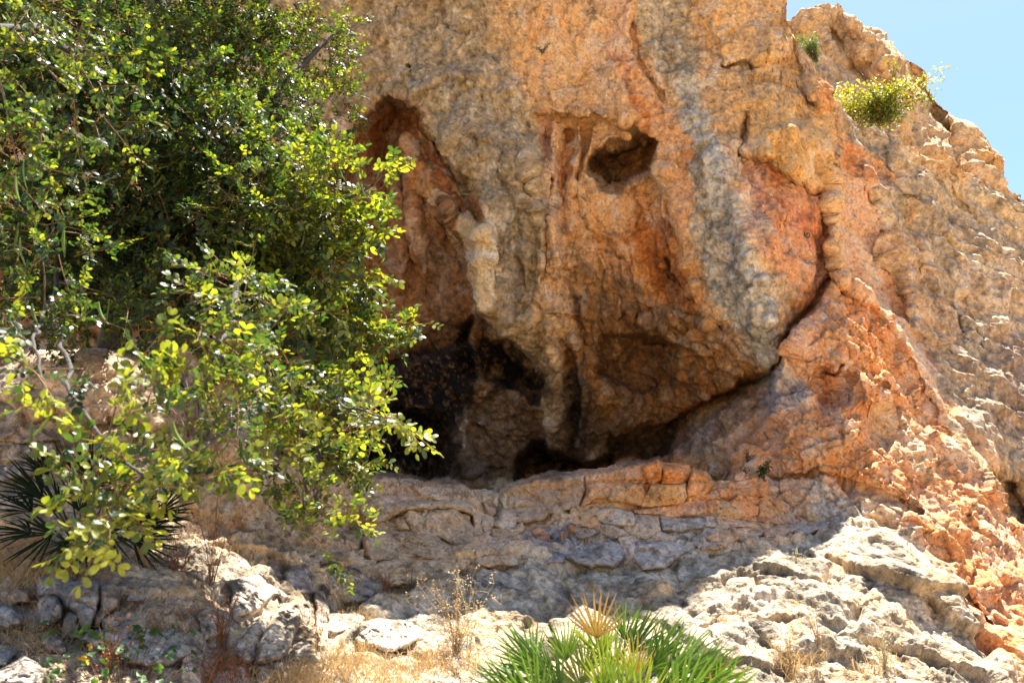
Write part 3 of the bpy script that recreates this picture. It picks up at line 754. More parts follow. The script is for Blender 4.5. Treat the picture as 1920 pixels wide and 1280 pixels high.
def bedding(P):
    """layers of the ledge: beds a hand or two thick, each a little further out or in"""
    P = P.astype(np.float32)
    z = P[:, 2] - 0.05 * P[:, 0] + 0.06 * fbm(P, 0.9, 3, 801) + 0.012 * fbm(P, 5, 2, 805)
    out = np.zeros(len(P), np.float32)
    for per, amp, sd in ((0.165, 0.075, 1), (0.062, 0.022, 2)):
        t = z / per; k = np.floor(t); f = t - k
        h = (hsh(k.astype(np.int32), (np.floor(P[:, 0] / 0.9 + 3.1 * k)).astype(np.int32), np.full(len(P), sd, np.int32), 7) & np.uint32(1023)) / 1023.0
        edge = np.minimum(sstep(0, 0.16, f), sstep(1, 0.90, f))
        out += amp * ((h - 0.45) * edge + 0.35 * (edge - 1))
    return out.astype(np.float32)

def relief(P, wall, broken, karst, lined=None):
    """roughness of the stone in metres, for three characters of rock given as 0..1 weights"""
    P = P.astype(np.float32)
    d = np.zeros(len(P), np.float32)
    warp = np.stack([perlin(P * 2.2, s) for s in (71, 72, 73)], -1) * 0.085
    Pw = P + warp
    d += 0.15 * fbm(P, 0.75, 3, 1)
    # weathered wall: flows, pits, thin shelves
    Pz = Pw * np.array([1.0, 1.0, 0.33], np.float32)
    w = 0.070 * ridged(Pz, 2.2, 3, 5) * (0.6 + 0.8 * sstep(-0.2, 0.5, fbm(P, 0.9, 2, 63))) + 0.034 * fbm(Pw, 4.2, 4, 7, 0.58)
    pits = cells(Pw, 9, 15)[0]
    w += -0.016 * sstep(0.30, 0.0, pits)
    fc, fe3, _ = facet(P, 13.0, 27, 1.0, 0.7)
    rgh = sstep(-0.25, 0.35, fbm(P, 0.7, 3, 67))
    w += (0.017 * fc - 0.007 * (1 - fe3)) * (0.25 + 0.9 * rgh)
    fa, fe, _ = facet(Pw, 2.3, 21, 0.9, 0.6)
    w += 0.075 * fa - 0.030 * (1 - fe) * sstep(-0.1, 0.5, fbm(P, 1.0, 2, 65))
    fb, fe2, _ = facet(Pw, 7.5, 25, 1.0, 0.6)
    w += (0.028 * fb - 0.016 * (1 - fe2)) * sstep(-0.4, 0.3, fbm(P, 1.3, 2, 61))
    d += wall * w
    # broken breccia
    m = broken > 0.02
    if m.any():
        Q = Pw[m]
        f1, e1, _ = facet(Q, 2.6, 31, 1.0, 0.7)
        f2, e2, _ = facet(Q, 6.5, 33, 1.0, 0.7)
        f3, e3, _ = facet(Q, 15.0, 35, 1.0, 0.7)
        d[m] += broken[m] * (0.11 * f1 + 0.050 * f2 - 0.022 * (1 - e2) + 0.020 * f3 - 0.008 * (1 - e3))
    # karst slope: sharp crests and sinks
    m = karst > 0.02
    if m.any():
        Q = Pw[m]
        f0, e0, _ = facet(Q * np.array([1, 0.8, 1.2], np.float32), 0.95, 40, 1.2, 0.25)
        f1, e1, _ = facet(Q * np.array([1, 1, 1.3], np.float32), 2.3, 41, 1.1, 0.25)
        f2, e2, _ = facet(Q, 6.0, 43, 1.0, 0.6)
        d[m] += karst[m] * (0.17 * f0 - 0.03 * (1 - e0) + (0.062 * f1 - 0.018 * (1 - e1)) * (0.15 + 0.7 * sstep(0.0, 0.5, fbm(Q, 0.8, 2, 46))) + 0.016 * f2 + 0.05 * fbm(Q, 1.7, 5, 45, 0.6))
    if lined is not None:
        m = lined > 0.02
        if m.any():
            Q = Pw[m]; along = LINE_DIR.astype(np.float32)
            t = Q @ along
            Q = Q - 0.8 * t[:, None] * along
            d[m] += lined[m] * (0.10 * ridged(Q, 2.4, 4, 55, 0.55))
    return d

LINE_DIR = at(1900, 470, 11.2) - at(1650, 275, 10.0)
LINE_DIR = LINE_DIR / np.linalg.norm(LINE_DIR)

def wall_weights(px, py):
    br = poly_mask(px, py, [(1470,640),(1520,590),(1570,516),(1620,545),(1690,620),(1760,740),(1800,830),(1850,880),(1930,960),(2500,1100),(2500,1500),(1300,1500),(1330,880),(1440,780),(1455,720)], 25)
    br = np.maximum(br, 0.18 * poly_mask(px, py, [(1560,200),(1930,380),(2900,300),(2900,1000),(1800,800),(1600,500)], 40))
    br = np.maximum(br, 0.75 * poly_mask(px, py, [(560,600),(900,590),(1100,640),(1300,740),(1200,930),(560,930)], 60))
    rw = poly_mask(px, py, [(1560,200),(1930,330),(2900,300),(2900,1000),(1860,860),(1750,700),(1640,520),(1590,380)], 40)
    return (1 - 0.7 * br) * (1 - 0.45 * rw), br

def build_sheet(name, cols, top, mid, bottom, n1, n2, depth_fn, weights, mat, back=7.0, back_drop=0.0, extra=None, disp=1.0):
    px = np.broadcast_to(cols[None], (n1 + n2, len(cols)))
    t, m, b = top(cols), mid(cols), bottom(cols)
    v1 = np.linspace(0, 1, n1, endpoint=False)[:, None]
    v2 = np.linspace(0, 1, n2)[:, None]
    py = np.concatenate([t + (m - t) * v1, m + (b - m) * v2], 0)
    Y = depth_fn(px, py)
    P0 = at(px, py, Y)
    Nn = grid_normals(smooth_grid(P0, 12))
    tc = CAM - P0
    Nn = Nn * 0.65 + tc / np.linalg.norm(tc, axis=-1)[..., None] * 0.35
    Nn /= np.linalg.norm(Nn, axis=-1)[..., None]
    a, k, c = weights(px, py)
    d = relief(P0.reshape(-1, 3), a.ravel().astype(np.float32), k.ravel().astype(np.float32), c.ravel().astype(np.float32),
               poly_mask(px, py, [(1560,200),(1930,330),(2900,300),(2900,1000),(1860,860),(1750,700),(1640,520),(1590,380)], 40).ravel().astype(np.float32)).reshape(px.shape)
    d = d * disp
    if 'slope' in name:
        d = smooth_grid(d[..., None], 2)[..., 0] * 0.75 + d * 0.25
        ff, fee, _ = facet(P0.reshape(-1, 3), 11.0, 49, 1.0, 0.7)
        d = d + (0.011 * ff - 0.005 * (1 - fee)).reshape(px.shape) + 0.010 * ridged(P0.reshape(-1, 3), 7.0, 3, 59, 0.6).reshape(px.shape)
    steep = np.hypot(np.gradient(Y, axis=0) / (np.abs(np.gradient(py, axis=0)) + 1e-6), np.gradient(Y, axis=1) / np.gradient(px, axis=1))
    d = d / (1 + (smooth_grid(steep[..., None], 3)[..., 0] / 0.035) ** 2)
    if name == 'rock_slope':
        d = d + (bedding(P0.reshape(-1, 3)).reshape(px.shape) * poly_mask(px, py, LEDGE_ZONE, 25))
    P = P0 + Nn * d[..., None]
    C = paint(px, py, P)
    global SURF_PX, SURF_PY, SURF_P
    if name == 'cliff':
        SURF_PX, SURF_PY, SURF_P = px.ravel(), py.ravel(), P.reshape(-1, 3)
    # over the top edge the rock goes on backwards, out of sight
    nb = 14
    s = (np.linspace(0, 1, nb + 1)[1:] ** 1.6)[::-1][:, None]
    edge = P[0]
    Pb = edge[None] + np.stack([0 * s + 0 * edge[None, :, 0], back * s + 0 * edge[None, :, 0], back_drop * s + 0 * edge[None, :, 0]], -1)
    nz = fbm(Pb.reshape(-1, 3), 1.1, 3, 77).reshape(Pb.shape[:2])
    Pb[..., 2] += nz * 0.25 * s - 0.1 * s
    P = np.concatenate([Pb, P], 0)
    C = np.concatenate([np.broadcast_to(C[0][None], (nb,) + C[0].shape), C], 0)
    if extra is not None:
        P, C = extra(P, C)
    me = mesh_np(name, P.reshape(-1, 3), grid_faces(P.shape[0], P.shape[1]), C.reshape(-1, 3))
    o = link(name, me, mat)
    tag(o, kind='structure')
    return o

# ---- the cliff with the cave
def depth_cliff(px, py):
    p = at(px, py, 9.0).reshape(-1, 3)
    wx = px + fbm(p, 2.4, 3, 501, 0.6).reshape(px.shape) * 9
    wy = py + fbm(p, 2.4, 3, 502, 0.6).reshape(px.shape) * 9
    Y = DEPTH_A(px, py)
    for poly, dz, fe in CARVE:
        Y = Y + dz * poly_mask(wx, wy, poly, fe)
    for pts, w, dz in CRACKS:
        Y = Y + dz * line_mask(wx, wy, pts, w)
    for pts, w, dz in RIBS:
        Y = Y - dz * line_mask(wx, wy, pts, w)
    return Y

def w_cliff(px, py):
    a, b = wall_weights(px, py)
    return a, b, np.zeros(px.shape)

STEP = 2.4
build_sheet('cliff', columns(-800, 2800, STEP, True), TOP_A, lambda x: np.maximum(TOP_A(x) + 14, 0 * x - 6),
            lambda x: np.maximum(LIP_B(x) + 90, 1010 + 0 * x), 60, 430, depth_cliff, w_cliff, MAT_ROCK, back=9.0, back_drop=0.6)

# ---- the cliff that stands further back on the right
DEPTH_C = Depth([(1300,60,12.5),(1500,60,12.6),(1600,60,12.7),(1600,180,12.2),(1750,250,12.6),(1700,350,12.0),(1850,300,12.9),(1900,450,12.6),(2200,600,13.2),(1500,300,12),(1300,400,12),(1900,700,12.4)])
def w_far(px, py):
    z = np.zeros(px.shape)
    return z + 1.1, z + 0.35, z
def depth_far(px, py):
    Y = DEPTH_C(px, py)
    Y = Y - 0.5 * poly_mask(px, py, [(1780,215),(1850,250),(1872,310),(1872,360),(1820,340),(1790,270)], 10)
    Y = Y - 0.4 * line_mask(px, py, [(1600,40),(1660,110),(1700,180)], 14) + 0.3 * line_mask(px, py, [(1560,60),(1620,150),(1640,220)], 12)
    return Y + 0.4 * line_mask(px, py, [(1700,120),(1760,220),(1800,290)], 14)
PAINT_FAR = len(PAINT)
PAINT_C = [([(1300,-50),(2300,-50),(2300,900),(1300,900)], (186,156,120), 5, 1.0),
           ([(1560,60),(1700,100),(1720,180),(1640,200)], (170,140,106), 25, 0.6),
           ([(1690,200),(1770,240),(1760,290),(1690,270)], (206,176,146), 16, 0.6),
           ([(1800,240),(1870,300),(1870,350),(1830,340)], (206,158,104), 10, 0.7),
           ([(1775,205),(1840,250),(1800,270)], (150,130,106), 10, 0.6)]
_near = PAINT
PAINT = PAINT_C
build_sheet('far_cliff', columns(1380, 2300, 3.0), TOP_C, lambda x: TOP_C(x) + 10, lambda x: np.maximum(TOP_A(x), TOP_C(x)) + 120, 6, 90, depth_far, w_far, MAT_ROCK, back=6.0, back_drop=0.3, disp=1.2)
PAINT = _near

# ---- the slope and the ledge in front of the cave
def depth_slope(px, py):
    Y = DEPTH_B(px, py)
    p = at(px, py, 7.0).reshape(-1, 3)
    Y = Y + 0.02 * poly_mask(px, py, LEDGE_ZONE, 14)
    wy = py + fbm(p, 1.8, 3, 611, 0.6).reshape(px.shape) * 12
    for pts, w, dz in [([(890,1060),(885,1000),(890,940)], 5, 0.12), ([(690,1000),(700,1040),(720,1090)], 6, 0.10), ([(1000,1010),(1040,1020),(1090,1000)], 9, 0.10),
                       ([(1330,1040),(1400,1020),(1500,1000),(1560,985)], 6, 0.12), ([(1020,1120),(1035,1180)], 5, 0.08), ([(1690,1060),(1740,1140)], 9, 0.06),
                       ([(1270,1190),(1380,1160),(1460,1230),(1500,1290)], 8, 0.08), ([(1380,1080),(1460,1140),(1560,1180)], 12, 0.05), ([(1590,1040),(1680,1080),(1760,1170)], 10, 0.06)]:
        Y = Y + dz * line_mask(px, wy, pts, w)
    return Y
def w_slope(px, py):
    k = sstep(1010, 1080, py + 0 * px)
    k = np.maximum(k, sstep(500, 300, px))
    br = poly_mask(px, py, LEDGE_ZONE, 20) * (1 - k)
    k2 = k * (0.45 + 0.75 * sstep(1150, 1450, px)) * (1 - 0.4 * sstep(700, 400, px))
    rough = poly_mask(px, py, [(330,740),(560,870),(680,910),(700,1080),(560,1120),(380,1060),(300,860)], 30)
    return 0.45 + 0.2 * br + 0.5 * rough, 0.4 * br + 0.15 + 0.6 * rough, k2 * (1 - 0.6 * rough)
def slope_to_ground(P, C):
    last = P[-1]
    ys = np.linspace(0, 1, 12)[1:, None]
    ext = np.stack([last[None, :, 0] * (1 + 1.5 * ys), last[None, :, 1] * (1 - ys) - 1.5 * ys, last[None, :, 2] * (1 - ys) ** 1.3 - 0.1 * ys], -1)
    ext[..., 2] += 0.08 * fbm(ext.reshape(-1, 3), 1.2, 3, 88).reshape(ext.shape[:2]) * (1 - ys)
    return np.concatenate([P, ext], 0), np.concatenate([C, np.broadcast_to(C[-1][None], (len(ys),) + C[-1].shape)], 0)
slope = build_sheet('rock_slope', columns(-800, 2800, STEP), LIP_B, lambda x: LIP_B(x) + 8, lambda x: np.maximum(1310 + 0 * x, LIP_B(x) + 60), 4, 270,
                    depth_slope, w_slope, MAT_SLOPE, back=5.0, back_drop=-0.7)
low = build_sheet('lower_slope', columns(-800, 2800, 8.0), lambda x: np.maximum(1300 + 0 * x, LIP_B(x) + 50), lambda x: np.maximum(1304 + 0 * x, LIP_B(x) + 54), lambda x: 1720 + 0 * x, 2, 60,
                  lambda px, py: depth_slope(px, py) + 0.01, w_slope, MAT_SLOPE, back=0.1, back_drop=-0.3, extra=slope_to_ground)

# ---- unseen ground added for bounce light, behind the camera and out to the horizon
gx = np.concatenate([-np.geomspace(2000, 14, 26), np.linspace(-12, 12, 16), np.geomspace(14, 2000, 26)])
gy = np.concatenate([-np.geomspace(2000, 8, 26), np.linspace(-6, 14, 12), np.geomspace(18, 2000, 20)])
GX, GY = np.meshgrid(gx, gy)
GP = np.stack([GX, GY, -0.12 - 0.004 * np.maximum(0, -GY).clip(0, 200)], -1)
GP[..., 2] += (fbm(GP.reshape(-1, 3), 0.05, 3, 9).reshape(GX.shape) * 0.6 - 0.5) * sstep(6, 60, np.hypot(GX, GY))
gcol = np.broadcast_to(lin((176,156,124)), GP.shape) * (1 + 0.2 * fbm(GP.reshape(-1, 3), 0.4, 3, 10).reshape(GX.shape))[..., None]
tag(link('ground', mesh_np('ground', GP.reshape(-1, 3), grid_faces(len(gy), len(gx), True), gcol.reshape(-1, 3)), MAT_SLOPE), kind='structure')

# ------------------------------------------------------------------ stones of the ledge and boulders of the slope
def crop(x0, y0, s, pts):
    return [(x0 + x / s, y0 + y / s) for x, y in pts]
K1 = lambda p: crop(660, 860, 5.333, p)
K2 = lambda p: crop(980, 850, 5.333, p)
K3 = lambda p: crop(1300, 850, 5.333, p)
K4 = lambda p: crop(0, 1040, 5.333, p)
K5 = lambda p: crop(340, 1000, 4.571, p)
K6 = lambda p: crop(0, 620, 4.571, p)

# (outline, metres proud, edge radius px, colour or None)
STONES = [
 (K1([(90,260),(300,185),(430,200),(680,270),(1100,285),(1140,340),(1150,420),(1000,440),(700,420),(400,440),(100,470)]), .05, 14, (176,146,122)),
 (K1([(100,470),(400,430),(700,410),(1000,430),(1160,430),(1210,560),(1120,520),(850,480),(800,530),(600,500),(480,540),(380,600),(260,630),(100,540)]), .14, 12, (164,144,120)),
 (K1([(405,580),(540,560),(560,640),(600,715),(470,715),(430,640)]), .04, 9, (190,158,122)),
 (K1([(545,560),(600,530),(690,540),(715,600),(705,720),(600,720)]), .06, 8, (194,160,124)),
 (K1([(730,600),(780,520),(860,490),(1000,500),(1120,560),(1190,680),(1220,780),(1215,880),(1150,880),(1000,840),(880,800),(780,740),(730,740)]), .13, 16, (188,158,126)),
 (K1([(110,800),(150,740),(480,730),(750,745),(900,820),(1080,870),(1200,900),(1180,960),(900,990),(500,1000),(200,1020),(120,960)]), .16, 18, (176,144,108)),
 (K1([(240,1060),(300,1020),(500,1010),(750,1000),(1000,990),(1150,960),(1190,1030),(1150,1110),(950,1180),(700,1240),(400,1270),(280,1180)]), .15, 18, (186,154,116)),
 (K1([(130,1050),(200,1050),(230,1130),(270,1200),(220,1215),(150,1130)]), .05, 8, None),
 (K1([(1190,480),(1260,500),(1330,540),(1300,640),(1320,800),(1230,840),(1215,700)]), .04, 10, (212,176,138)),
 (K1([(1330,540),(1390,565),(1425,650),(1400,770),(1330,790),(1305,640)]), .05, 10, (212,172,134)),
 (K1([(1150,340),(1290,350),(1310,460),(1360,540),(1260,490),(1180,450)]), .03, 10, (206,174,138)),
 (K1([(1320,440),(1380,420),(1420,480),(1400,540),(1350,520)]), .08, 7, (156,116,84)),
 (K1([(1320,360),(1430,390),(1425,460),(1380,415),(1310,440)]), .04, 8, (214,186,152)),
 (K1([(1520,500),(1600,510),(1640,600),(1620,690),(1500,690),(1430,660),(1500,620)]), .09, 9, (206,178,146)),
 (K1([(1405,700),(1500,690),(1620,700),(1690,650),(1715,710),(1620,760),(1510,800),(1410,770)]), .12, 9, (210,168,118)),
 (K1([(1520,410),(1580,425),(1600,480),(1540,490)]), .07, 6, (204,184,160)),
 (K1([(1530,340),(1640,320),(1640,390),(1590,430),(1520,390)]), .06, 8, (190,150,110)),
 (K1([(1240,960),(1400,950),(1600,980),(1640,1040),(1480,1050),(1380,1080),(1220,1070)]), .08, 10, (186,158,128)),
 (K1([(1210,1130),(1300,1090),(1420,1110),(1540,1180),(1530,1330),(1480,1420),(1230,1420)]), .10, 16, (168,148,126)),
 (K1([(-60,780),(70,800),(90,1000),(0,1030),(-90,960)]), .05, 10, None),
 (K1([(140,650),(330,640),(380,720),(150,730)]), .03, 8, None),
 (K1([(1230,850),(1420,780),(1620,780),(1750,740),(1800,840),(1560,900),(1230,950)]), .09, 12, (174,154,130)),
 (K2([(-130,330),(0,280),(180,240),(420,230),(600,215),(620,360),(560,560),(440,570),(230,640),(0,690),(-150,680),(-180,500)]), .14, 16, (176,150,122)),
 (K2([(610,210),(700,200),(900,170),(1080,120),(1220,130),(1260,250),(1200,300),(920,300),(880,420),(700,480),(600,520),(630,360)]), .12, 12, (186,138,100)),
 (K2([(1220,130),(1340,85),(1400,140),(1400,260),(1300,310),(1240,240)]), .13, 10, (206,136,80)),
 (K2([(1405,150),(1560,140),(1680,190),(1640,260),(1500,300),(1400,300)]), .11, 10, (208,132,66)),
 (K2([(1700,180),(1800,220),(1870,320),(1820,430),(1660,480),(1640,380),(1660,260)]), .15, 10, (212,142,76)),
 (K2([(1230,420),(1300,310),(1480,310),(1620,300),(1640,420),(1600,490),(1400,520),(1200,520),(1180,490)]), .13, 12, (202,158,98)),
 (K2([(920,300),(1200,300),(1230,400),(1180,500),(1000,490),(870,470),(880,400)]), .12, 12, (194,148,92)),
 (K2([(690,610),(780,555),(960,550),(1080,590),(1100,700),(1000,720),(800,690),(720,680)]), .10, 12, (204,184,158)),
 (K2([(470,640),(680,610),(740,690),(660,720),(480,710)]), .10, 9, (204,156,108)),
 (K2([(1100,560),(1300,540),(1600,510),(1830,475),(1830,590),(1700,610),(1300,600),(1120,590)]), .07, 8, (206,150,104)),
 (K2([(1110,620),(1370,610),(1370,760),(1250,870),(1130,850),(1010,740)]), .06, 12, (178,152,124)),
 (K2([(1380,620),(1650,640),(1840,660),(1800,740),(1600,780),(1400,760)]), .05, 12, (140,132,122)),
 (K2([(530,750),(740,740),(760,800),(700,830),(560,820)]), .06, 8, (146,140,134)),
 (K2([(790,720),(900,730),(1000,790),(900,850),(800,800)]), .08, 8, (178,158,138)),
 (K2([(450,1040),(640,980),(800,870),(950,870),(1010,960),(1000,1080),(900,1130),(680,1130)]), .13, 16, (148,142,136)),
 (K2([(1110,990),(1160,890),(1400,890),(1600,920),(1680,980),(1560,1060),(1400,1130),(1200,1140),(1120,1080)]), .12, 16, (164,152,140)),
 (K2([(960,830),(1080,850),(1140,930),(1110,1080),(1020,1090),(1010,960)]), .10, 10, (186,164,144)),
 (K2([(100,780),(170,770),(260,800),(260,880),(180,890)]), .10, 6, (212,140,78)),
 (K2([(380,790),(430,800),(430,860),(380,860)]), .09, 5, (206,150,98)),
 (K2([(450,720),(520,720),(530,790),(460,780)]), .09, 5, (212,130,62)),
 (K2([(0,920),(250,890),(500,840),(600,880),(440,980),(300,990),(100,1060),(0,1040)]), .04, 10, (118,116,114)),
 (K2([(220,1020),(330,980),(420,1020),(400,1080),(250,1110)]), .06, 8, (112,112,116)),
 (K2([(0,800),(90,790),(180,890),(0,910)]), .05, 8, (180,160,136)),
 (K2([(1700,840),(1850,760),(1940,750),(1950,880),(1880,940),(1780,980),(1700,920)]), .09, 12, (170,150,132)),
 (K3([(30,860),(140,760),(400,750),(440,840),(340,920),(200,950),(80,960)]), .12, 12, (202,154,110)),
 (K3([(390,750),(540,740),(620,740),(540,800),(450,850)]), .09, 9, (192,158,124)),
 (K3([(350,520),(450,440),(560,480),(650,540),(640,620),(560,640),(400,600)]), .13, 10, (206,134,80)),
 (K3([(90,500),(270,470),(330,540),(280,590),(90,570)]), .08, 9, (206,142,90)),
 (K3([(230,350),(350,340),(410,390),(330,440),(270,430)]), .10, 8, (202,124,76)),
 (K3([(520,430),(640,450),(650,500),(540,490)]), .09, 7, (206,144,96)),
 (K3([(660,480),(800,420),(930,470),(940,600),(850,670),(660,640)]), .09, 12, (208,152,100)),
 (K3([(960,480),(1080,450),(1120,520),(1060,560),(960,540)]), .08, 8, (198,146,98)),
 (K3([(1100,530),(1160,500),(1210,570),(1190,600),(1110,590)]), .08, 7, (208,150,104)),
 (K3([(1010,400),(1060,340),(1100,410),(1060,440)]), .09, 6, (204,140,88)),
 (K3([(1200,400),(1290,330),(1440,380),(1570,560),(1480,590),(1280,580),(1200,480)]), .10, 14, (148,142,136)),
 (K3([(700,770),(860,730),(960,760),(880,830),(720,840)]), .08, 8, (190,140,100)),
 (K3([(940,720),(1200,680),(1500,590),(1700,600),(1760,700),(1600,690),(1400,720),(1150,780),(960,790)]), .09, 9, (164,146,132)),
 (K3([(1500,720),(1650,690),(1880,760),(1920,880),(1750,870),(1600,820)]), .09, 10, (146,146,148)),
 (K3([(290,630),(500,640),(940,610),(1140,650),(940,690),(560,670),(330,670)]), .07, 7, (194,142,100)),
 (K3([(120,640),(300,640),(520,680),(600,720),(300,740),(120,730)]), .06, 8, (196,158,122)),
 (K3([(1620,360),(1720,280),(1790,310),(1790,370),(1650,390)]), .09, 8, (202,154,98)),
 (K3([(1650,390),(1780,400),(1780,520),(1700,480)]), .06, 7, (192,156,128)),
 (K3([(430,200),(520,160),(560,250),(470,300),(400,260)]), .08, 8, (208,150,108)),
 (K3([(560,230),(680,190),(740,280),(640,330),(560,290)]), .08, 8, (204,136,84)),
 (K3([(640,370),(720,300),(780,380),(700,430),(630,410)]), .08, 8, (200,138,90)),
 # lower left, bedded between the boulders
 (K4([(620,640),(700,580),(780,600),(790,740),(740,860),(640,820)]), .07, 12, (128,120,112)),
 (K4([(-90,960),(100,950),(160,990),(60,1100),(-90,1120)]), .08, 12, (140,138,136)),
 (K4([(1280,380),(1380,350),(1470,420),(1400,470),(1260,460)]), .06, 8, (124,122,122)),
 (K4([(1230,280),(1310,270),(1320,340),(1250,400),(1210,350)]), .06, 8, (128,126,126)),
 (K4([(360,880),(500,780),(600,840),(640,960),(480,970)]), .08, 12, (112,108,104)),
 (K4([(1000,640),(1120,600),(1200,560),(1230,640),(1150,700),(1050,720)]), .06, 8, (120,116,110)),
 (K5([(160,680),(240,590),(300,620),(310,760),(320,860),(200,900),(150,740)]), .10, 12, (158,142,124)),
 (K5([(310,630),(400,700),(460,840),(430,880),(330,860),(320,760)]), .09, 10, (140,134,126)),
 (K5([(1150,500),(1220,490),(1270,640),(1270,780),(1200,900),(1150,820),(1170,640)]), .09, 10, (166,150,132)),
 (K5([(1260,700),(1480,680),(1560,720),(1480,800),(1260,900)]), .10, 12, (162,152,140)),
 (K5([(60,840),(190,850),(200,1000),(150,1280),(0,1280),(0,860)]), .10, 14, (164,148,130)),
 (K5([(300,1180),(400,1110),(520,1150),(560,1290),(260,1300)]), .08, 12, (132,128,124)),
 (K5([(660,1140),(880,1080),(870,1200),(720,1300),(640,1300)]), .08, 12, (150,128,108)),
 (K5([(0,400),(90,350),(180,420),(100,490),(0,500)]), .08, 10, (168,152,132)),
 (K5([(600,160),(760,120),(860,240),(800,330),(660,300)]), .05, 12, (138,130,122)),
 (K5([(560,200),(430,160),(380,280),(480,330),(600,290)]), .05, 12, (134,128,122)),
 (K5([(1120,180),(1260,110),(1480,140),(1500,220),(1340,250),(1200,260)]), .05, 12, (164,148,130)),
 (K5([(960,960),(1040,880),(1120,960),(1180,1080),(1060,1140),(950,1080)]), .08, 10, (172,158,140)),
 (K6([(-90,860),(150,830),(350,850),(480,930),(300,960),(-60,950)]), .08, 14, (146,128,112)),
 (K6([(-90,1180),(100,1130),(280,1140),(300,1220),(0,1290),(-90,1290)]), .08, 14, (126,120,114)),
 (K6([(-90,980),(200,970),(460,960),(470,1080),(200,1120),(-90,1100)]), .08, 14, (138,126,114)),
 (K6([(640,690),(720,670),(900,660),(900,780),(760,810),(640,800)]), .22, 10, (158,134,110)),
 (K6([(1140,840),(1300,820),(1290,900),(1150,900)]), .10, 9, (152,122,98)),
]

BOULDERS = [
 (K6([(-60,560),(20,420),(120,320),(300,160),(500,180),(700,170),(950,200),(1130,250),(1300,310),(1430,430),(1560,560),(1560,700),(1450,850),(1300,880),(1130,800),(900,780),(640,790),(500,740),(300,790),(100,640)]), .20, 40, (172,146,122), 'large pale boulder with grey patches beneath the carob trunk'),
 (K6([(800,920),(900,850),(1020,830),(1130,880),(1130,960),(1000,990),(820,980)]), .18, 14, (166,144,122), 'small rounded stone tucked under the large pale boulder'),
 (K4([(370,330),(400,230),(580,210),(740,240),(980,280),(1000,420),(980,560),(900,740),(800,720),(770,560),(650,520),(560,400),(380,420)]), .16, 20, (126,122,116), 'big dark grey flat-faced boulder below the left dry grass'),
 (K4([(390,440),(470,400),(580,420),(640,500),(620,640),(540,690),(400,700),(385,560)]), .20, 18, (122,118,112), 'dark grey rounded boulder leaning against the big dark boulder'),
 (K4([(985,290),(1130,270),(1210,400),(1180,520),(1060,620),(940,740),(940,640),(1000,520)]), .15, 14, (136,118,100), 'brownish wedge of rock on the right side of the big dark boulder'),
 (K4([(-90,500),(130,530),(220,600),(250,680),(200,730),(0,740),(-90,720)]), .16, 18, (124,122,120), 'grey rounded boulder cut by the left edge of the photo'),
 (K4([(110,420),(180,340),(270,370),(290,450),(150,470)]), .14, 8, (142,114,86), 'small brown stone among dry grass at the far left'),
 (K4([(-90,1180),(100,1090),(250,1010),(400,1080),(480,1180),(420,1330),(-90,1330)]), .14, 20, (142,138,132), 'smooth bluish grey boulder in the bottom left corner'),
 (K4([(1050,740),(1250,690),(1440,760),(1600,780),(1740,740),(1870,780),(1900,1000),(1700,1100),(1300,1080),(1000,960),(800,850),(900,770)]), .10, 18, (138,134,128), 'grey flat slab behind the green lobed weed'),
 (K5([(450,960),(560,800),(700,680),(800,660),(760,740),(660,880),(620,1080),(520,1120),(440,1040)]), .14, 16, (140,128,114), 'narrow grey leaning slab, left of the tallest leaning slab'),
 (K5([(640,1000),(700,820),(820,660),(950,560),(1030,560),(1050,660),(1000,780),(960,900),(900,1040),(760,1090),(640,1100)]), .20, 16, (150,136,118), 'tallest leaning grey slab with brown foot, bottom left of centre'),
 (K5([(370,400),(480,340),(680,340),(720,420),(840,460),(950,540),(860,590),(820,560),(680,660),(560,690),(440,740),(420,520)]), .17, 18, (150,142,132), 'craggy grey boulder above the two leaning slabs'),
 (K5([(880,350),(960,270),(1080,260),(1120,400),(1140,520),(1000,540),(920,460)]), .12, 16, (136,132,128), 'round knobbly grey boulder under the lowest hanging carob leaves'),
 (K5([(1240,340),(1360,270),(1500,250),(1600,370),(1650,500),(1600,600),(1480,600),(1260,500)]), .13, 18, (150,144,136), 'smooth grey boulder left of the stacked ledge blocks'),
 (K5([(1510,900),(1600,760),(1780,700),(1920,690),(2060,720),(2080,900),(1960,960),(1800,1010),(1600,960)]), .10, 14, (206,192,172), 'sunlit bleached white boulder beside the straw-coloured weed'),
]

def stone_grid(poly, proud, rad, seed):
    poly = np.asarray(poly, float)
    st = 2.6 if (poly[:, 0].max() - poly[:, 0].min()) < 200 else 3.2
    x = np.arange(poly[:, 0].min() - 12, poly[:, 0].max() + 12, st)
    y = np.arange(poly[:, 1].min() - 12, poly[:, 1].max() + 12, st)
    X, Y = np.meshgrid(x, y)
    q = np.stack([X / 60.0, Y / 60.0, X * 0 + seed * 3.7], -1).reshape(-1, 3)
    wob = fbm(q, 1.2, 3, 777, 0.6).reshape(X.shape) * 5.0
    sd = poly_sd(X, Y, poly) + wob + 3.5
    r = np.clip(sd / (rad * 0.55), 0, 1)
    prof = np.sqrt(np.clip(1 - (1 - r) ** 2, 0, 1))
    rs = np.random.RandomState(seed)
    cx, cy = poly.mean(0)
    ext = max(np.ptp(poly[:, 0]), np.ptp(poly[:, 1]))
    tilt = ((X - cx) * rs.uniform(-1, 1) + (Y - cy) * rs.uniform(-0.4, 1.2)) / ext * min(0.10, proud)
    D = DEPTH_B(X, Y) - proud * prof * 0.85 + tilt * prof + 0.12 * (1 - prof) + np.clip(-sd, 0, 9) * 0.022
    keep = sd > -7
    return X, Y, D, keep, prof

